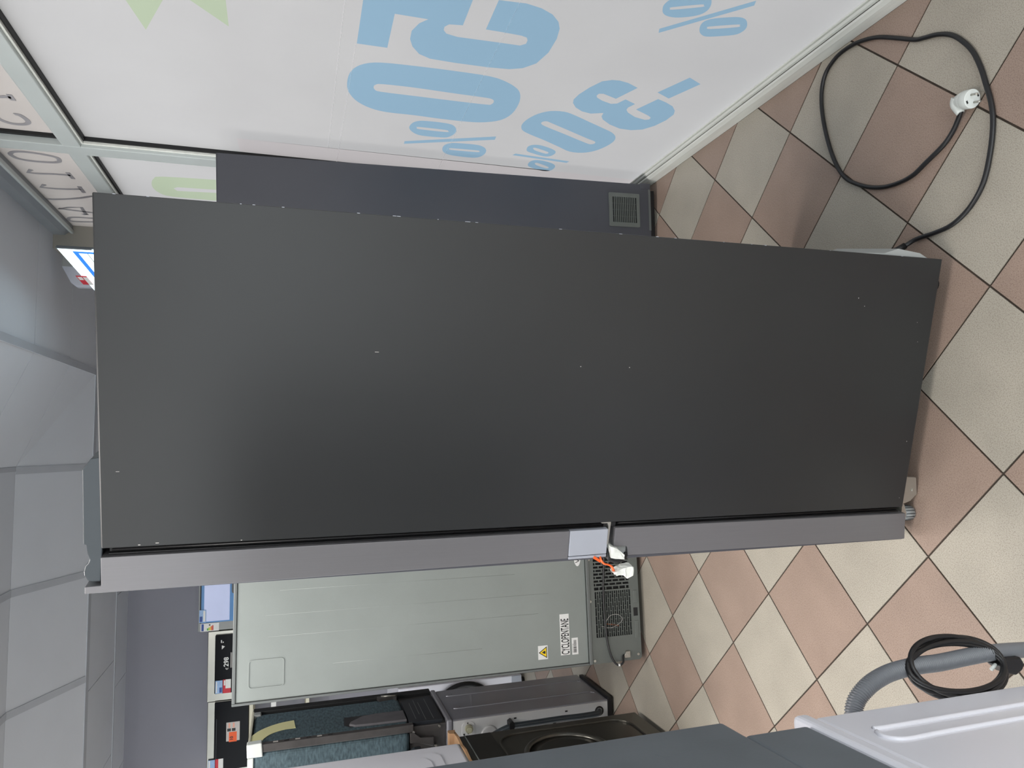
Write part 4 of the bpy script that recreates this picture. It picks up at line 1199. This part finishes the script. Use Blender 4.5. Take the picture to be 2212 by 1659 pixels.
# left one with orange guarantee label
x0, x1 = SX(-2.440), SX(-1.917)
m, wd, h = microwave(x0, x1, SZ(2.094), 'stainless microwave oven with black door and an orange guarantee label, leftmost on the far shelf')
d = obj('door', prism(newbm(), rrect(0.022, wd - 0.004, 0.006, h - 0.050, 0.006), 'y', -0.010, 0.003), M_glassb, m, 0.002)
obj('door_seam', B(0.06, wd - 0.12, -0.0106, -0.010, h - 0.066, h - 0.064), M_hinge, d)
t = obj('guarantee_label', B(0.222, 0.356, -0.0118, -0.010, 0.064, 0.157), M_greyl, m)
obj('label_orange', B(0.216, 0.286, -0.0126, -0.0118, 0.084, 0.138), M_lab_or, t)
text('label_lettering', '10', 0.030, M_labelb, t, (0.226, -0.0129, 0.110), (1, 0, 0), (0, 0, 1), bold=0.0008)
for k in range(2):
    obj('label_dark', B(0.292, 0.312, -0.0124, -0.0118, 0.093 + k * 0.032, 0.118 + k * 0.032), M_labelb, t)
    obj('label_pink', B(0.316, 0.350, -0.0124, -0.0118, 0.100 + k * 0.030, 0.112 + k * 0.030), mat('pink_print', (226, 160, 140), 0.5), t)
t = obj('price_tag', B(0.012, 0.104, -0.0125, -0.0105, h - 0.058, h - 0.012), M_bluel, m)
obj('tag_print', B(0.018, 0.100, -0.013, -0.0125, h - 0.026, h - 0.016), M_labelw, t)
t = obj('price_tag', B(0.008, 0.106, -0.0125, -0.0105, h - 0.115, h - 0.061), M_red, m)
obj('tag_print', B(0.040, 0.106, -0.013, -0.0125, h - 0.115, h - 0.082), M_labelw, t)

# ================================================================== lit screen and plain box of unknown use near the pillar
tv = thing('television', 'lit wall screen with white and blue picture high up behind the tall refrigerator', 'television', (0.8339, 3.320, 2.02), 94.75)
# local x runs along the screen, local y points into the room (-x side)
obj('housing', B(-0.004, 0.66, -0.010, -0.002, 0.0, 0.4300), M_bezel, tv, 0.002)
sc_ = obj('screen', B(0.002, 0.652, -0.002, 0.001, 0.012, 0.4285), M_scr, tv)
obj('screen_frame', prism(newbm(), [(0.030, 0.02), (0.030, 0.379), (0.60, 0.379), (0.60, 0.02)], 'y', 0.001, 0.0016, [[(0.052, 0.03), (0.052, 0.361), (0.585, 0.361), (0.585, 0.03)]]), M_scrb, sc_)
obj('screen_line', B(0.052, 0.585, 0.001, 0.0015, 0.326, 0.329), M_scrd, sc_)
obj('screen_picture', prism(newbm(), [(0.15, 0.24), (0.15, 0.30), (0.20, 0.316), (0.26, 0.29), (0.28, 0.24)], 'y', 0.001, 0.0016), M_scrd, sc_)
obj('side_trim', B(-0.008, 0.004, -0.002, 0.0015, 0.30, 0.4312), M_bezel, tv)
tg = obj('red_tag', B(0.372, 0.505, 0.0018, 0.004, 0.408, 0.452), M_red, tv)
obj('tag_print', B(0.384, 0.430, 0.004, 0.0046, 0.430, 0.448), M_labelw, tg)
obj('tag_print', B(0.384, 0.505, 0.004, 0.0046, 0.408, 0.426), M_labelw, tg)
obj('wall_arm', B(0.30, 0.36, -0.36, -0.008, 0.01, 0.06), M_black, tv)

K = 0.9
def AX(x): return x * K
def AZ(z): return 1.5163 + (z - 1.5163) * K
wbox = thing('wall_box', 'pale grey plastic box with a slanted corner under the ceiling beside the beige pillar', 'box', (0, 4.14, 0), 0)
obj('casing', prism(newbm(), [(1.038, AZ(2.777)), (AX(1.047), AZ(2.778)), (AX(0.956), AZ(2.73)), (AX(0.935), AZ(2.704)), (AX(0.94), AZ(2.50)), (1.038, AZ(2.50))], 'y', 0.0, 0.05), M_wbox, wbox, 0.004)
obj('end_plate', prism(newbm(), [(1.036, AZ(2.776)), (AX(1.049), AZ(2.776)), (AX(1.049), AZ(2.51)), (1.036, AZ(2.51))], 'y', -0.008, 0.001), M_greyp, wbox, 0.002)
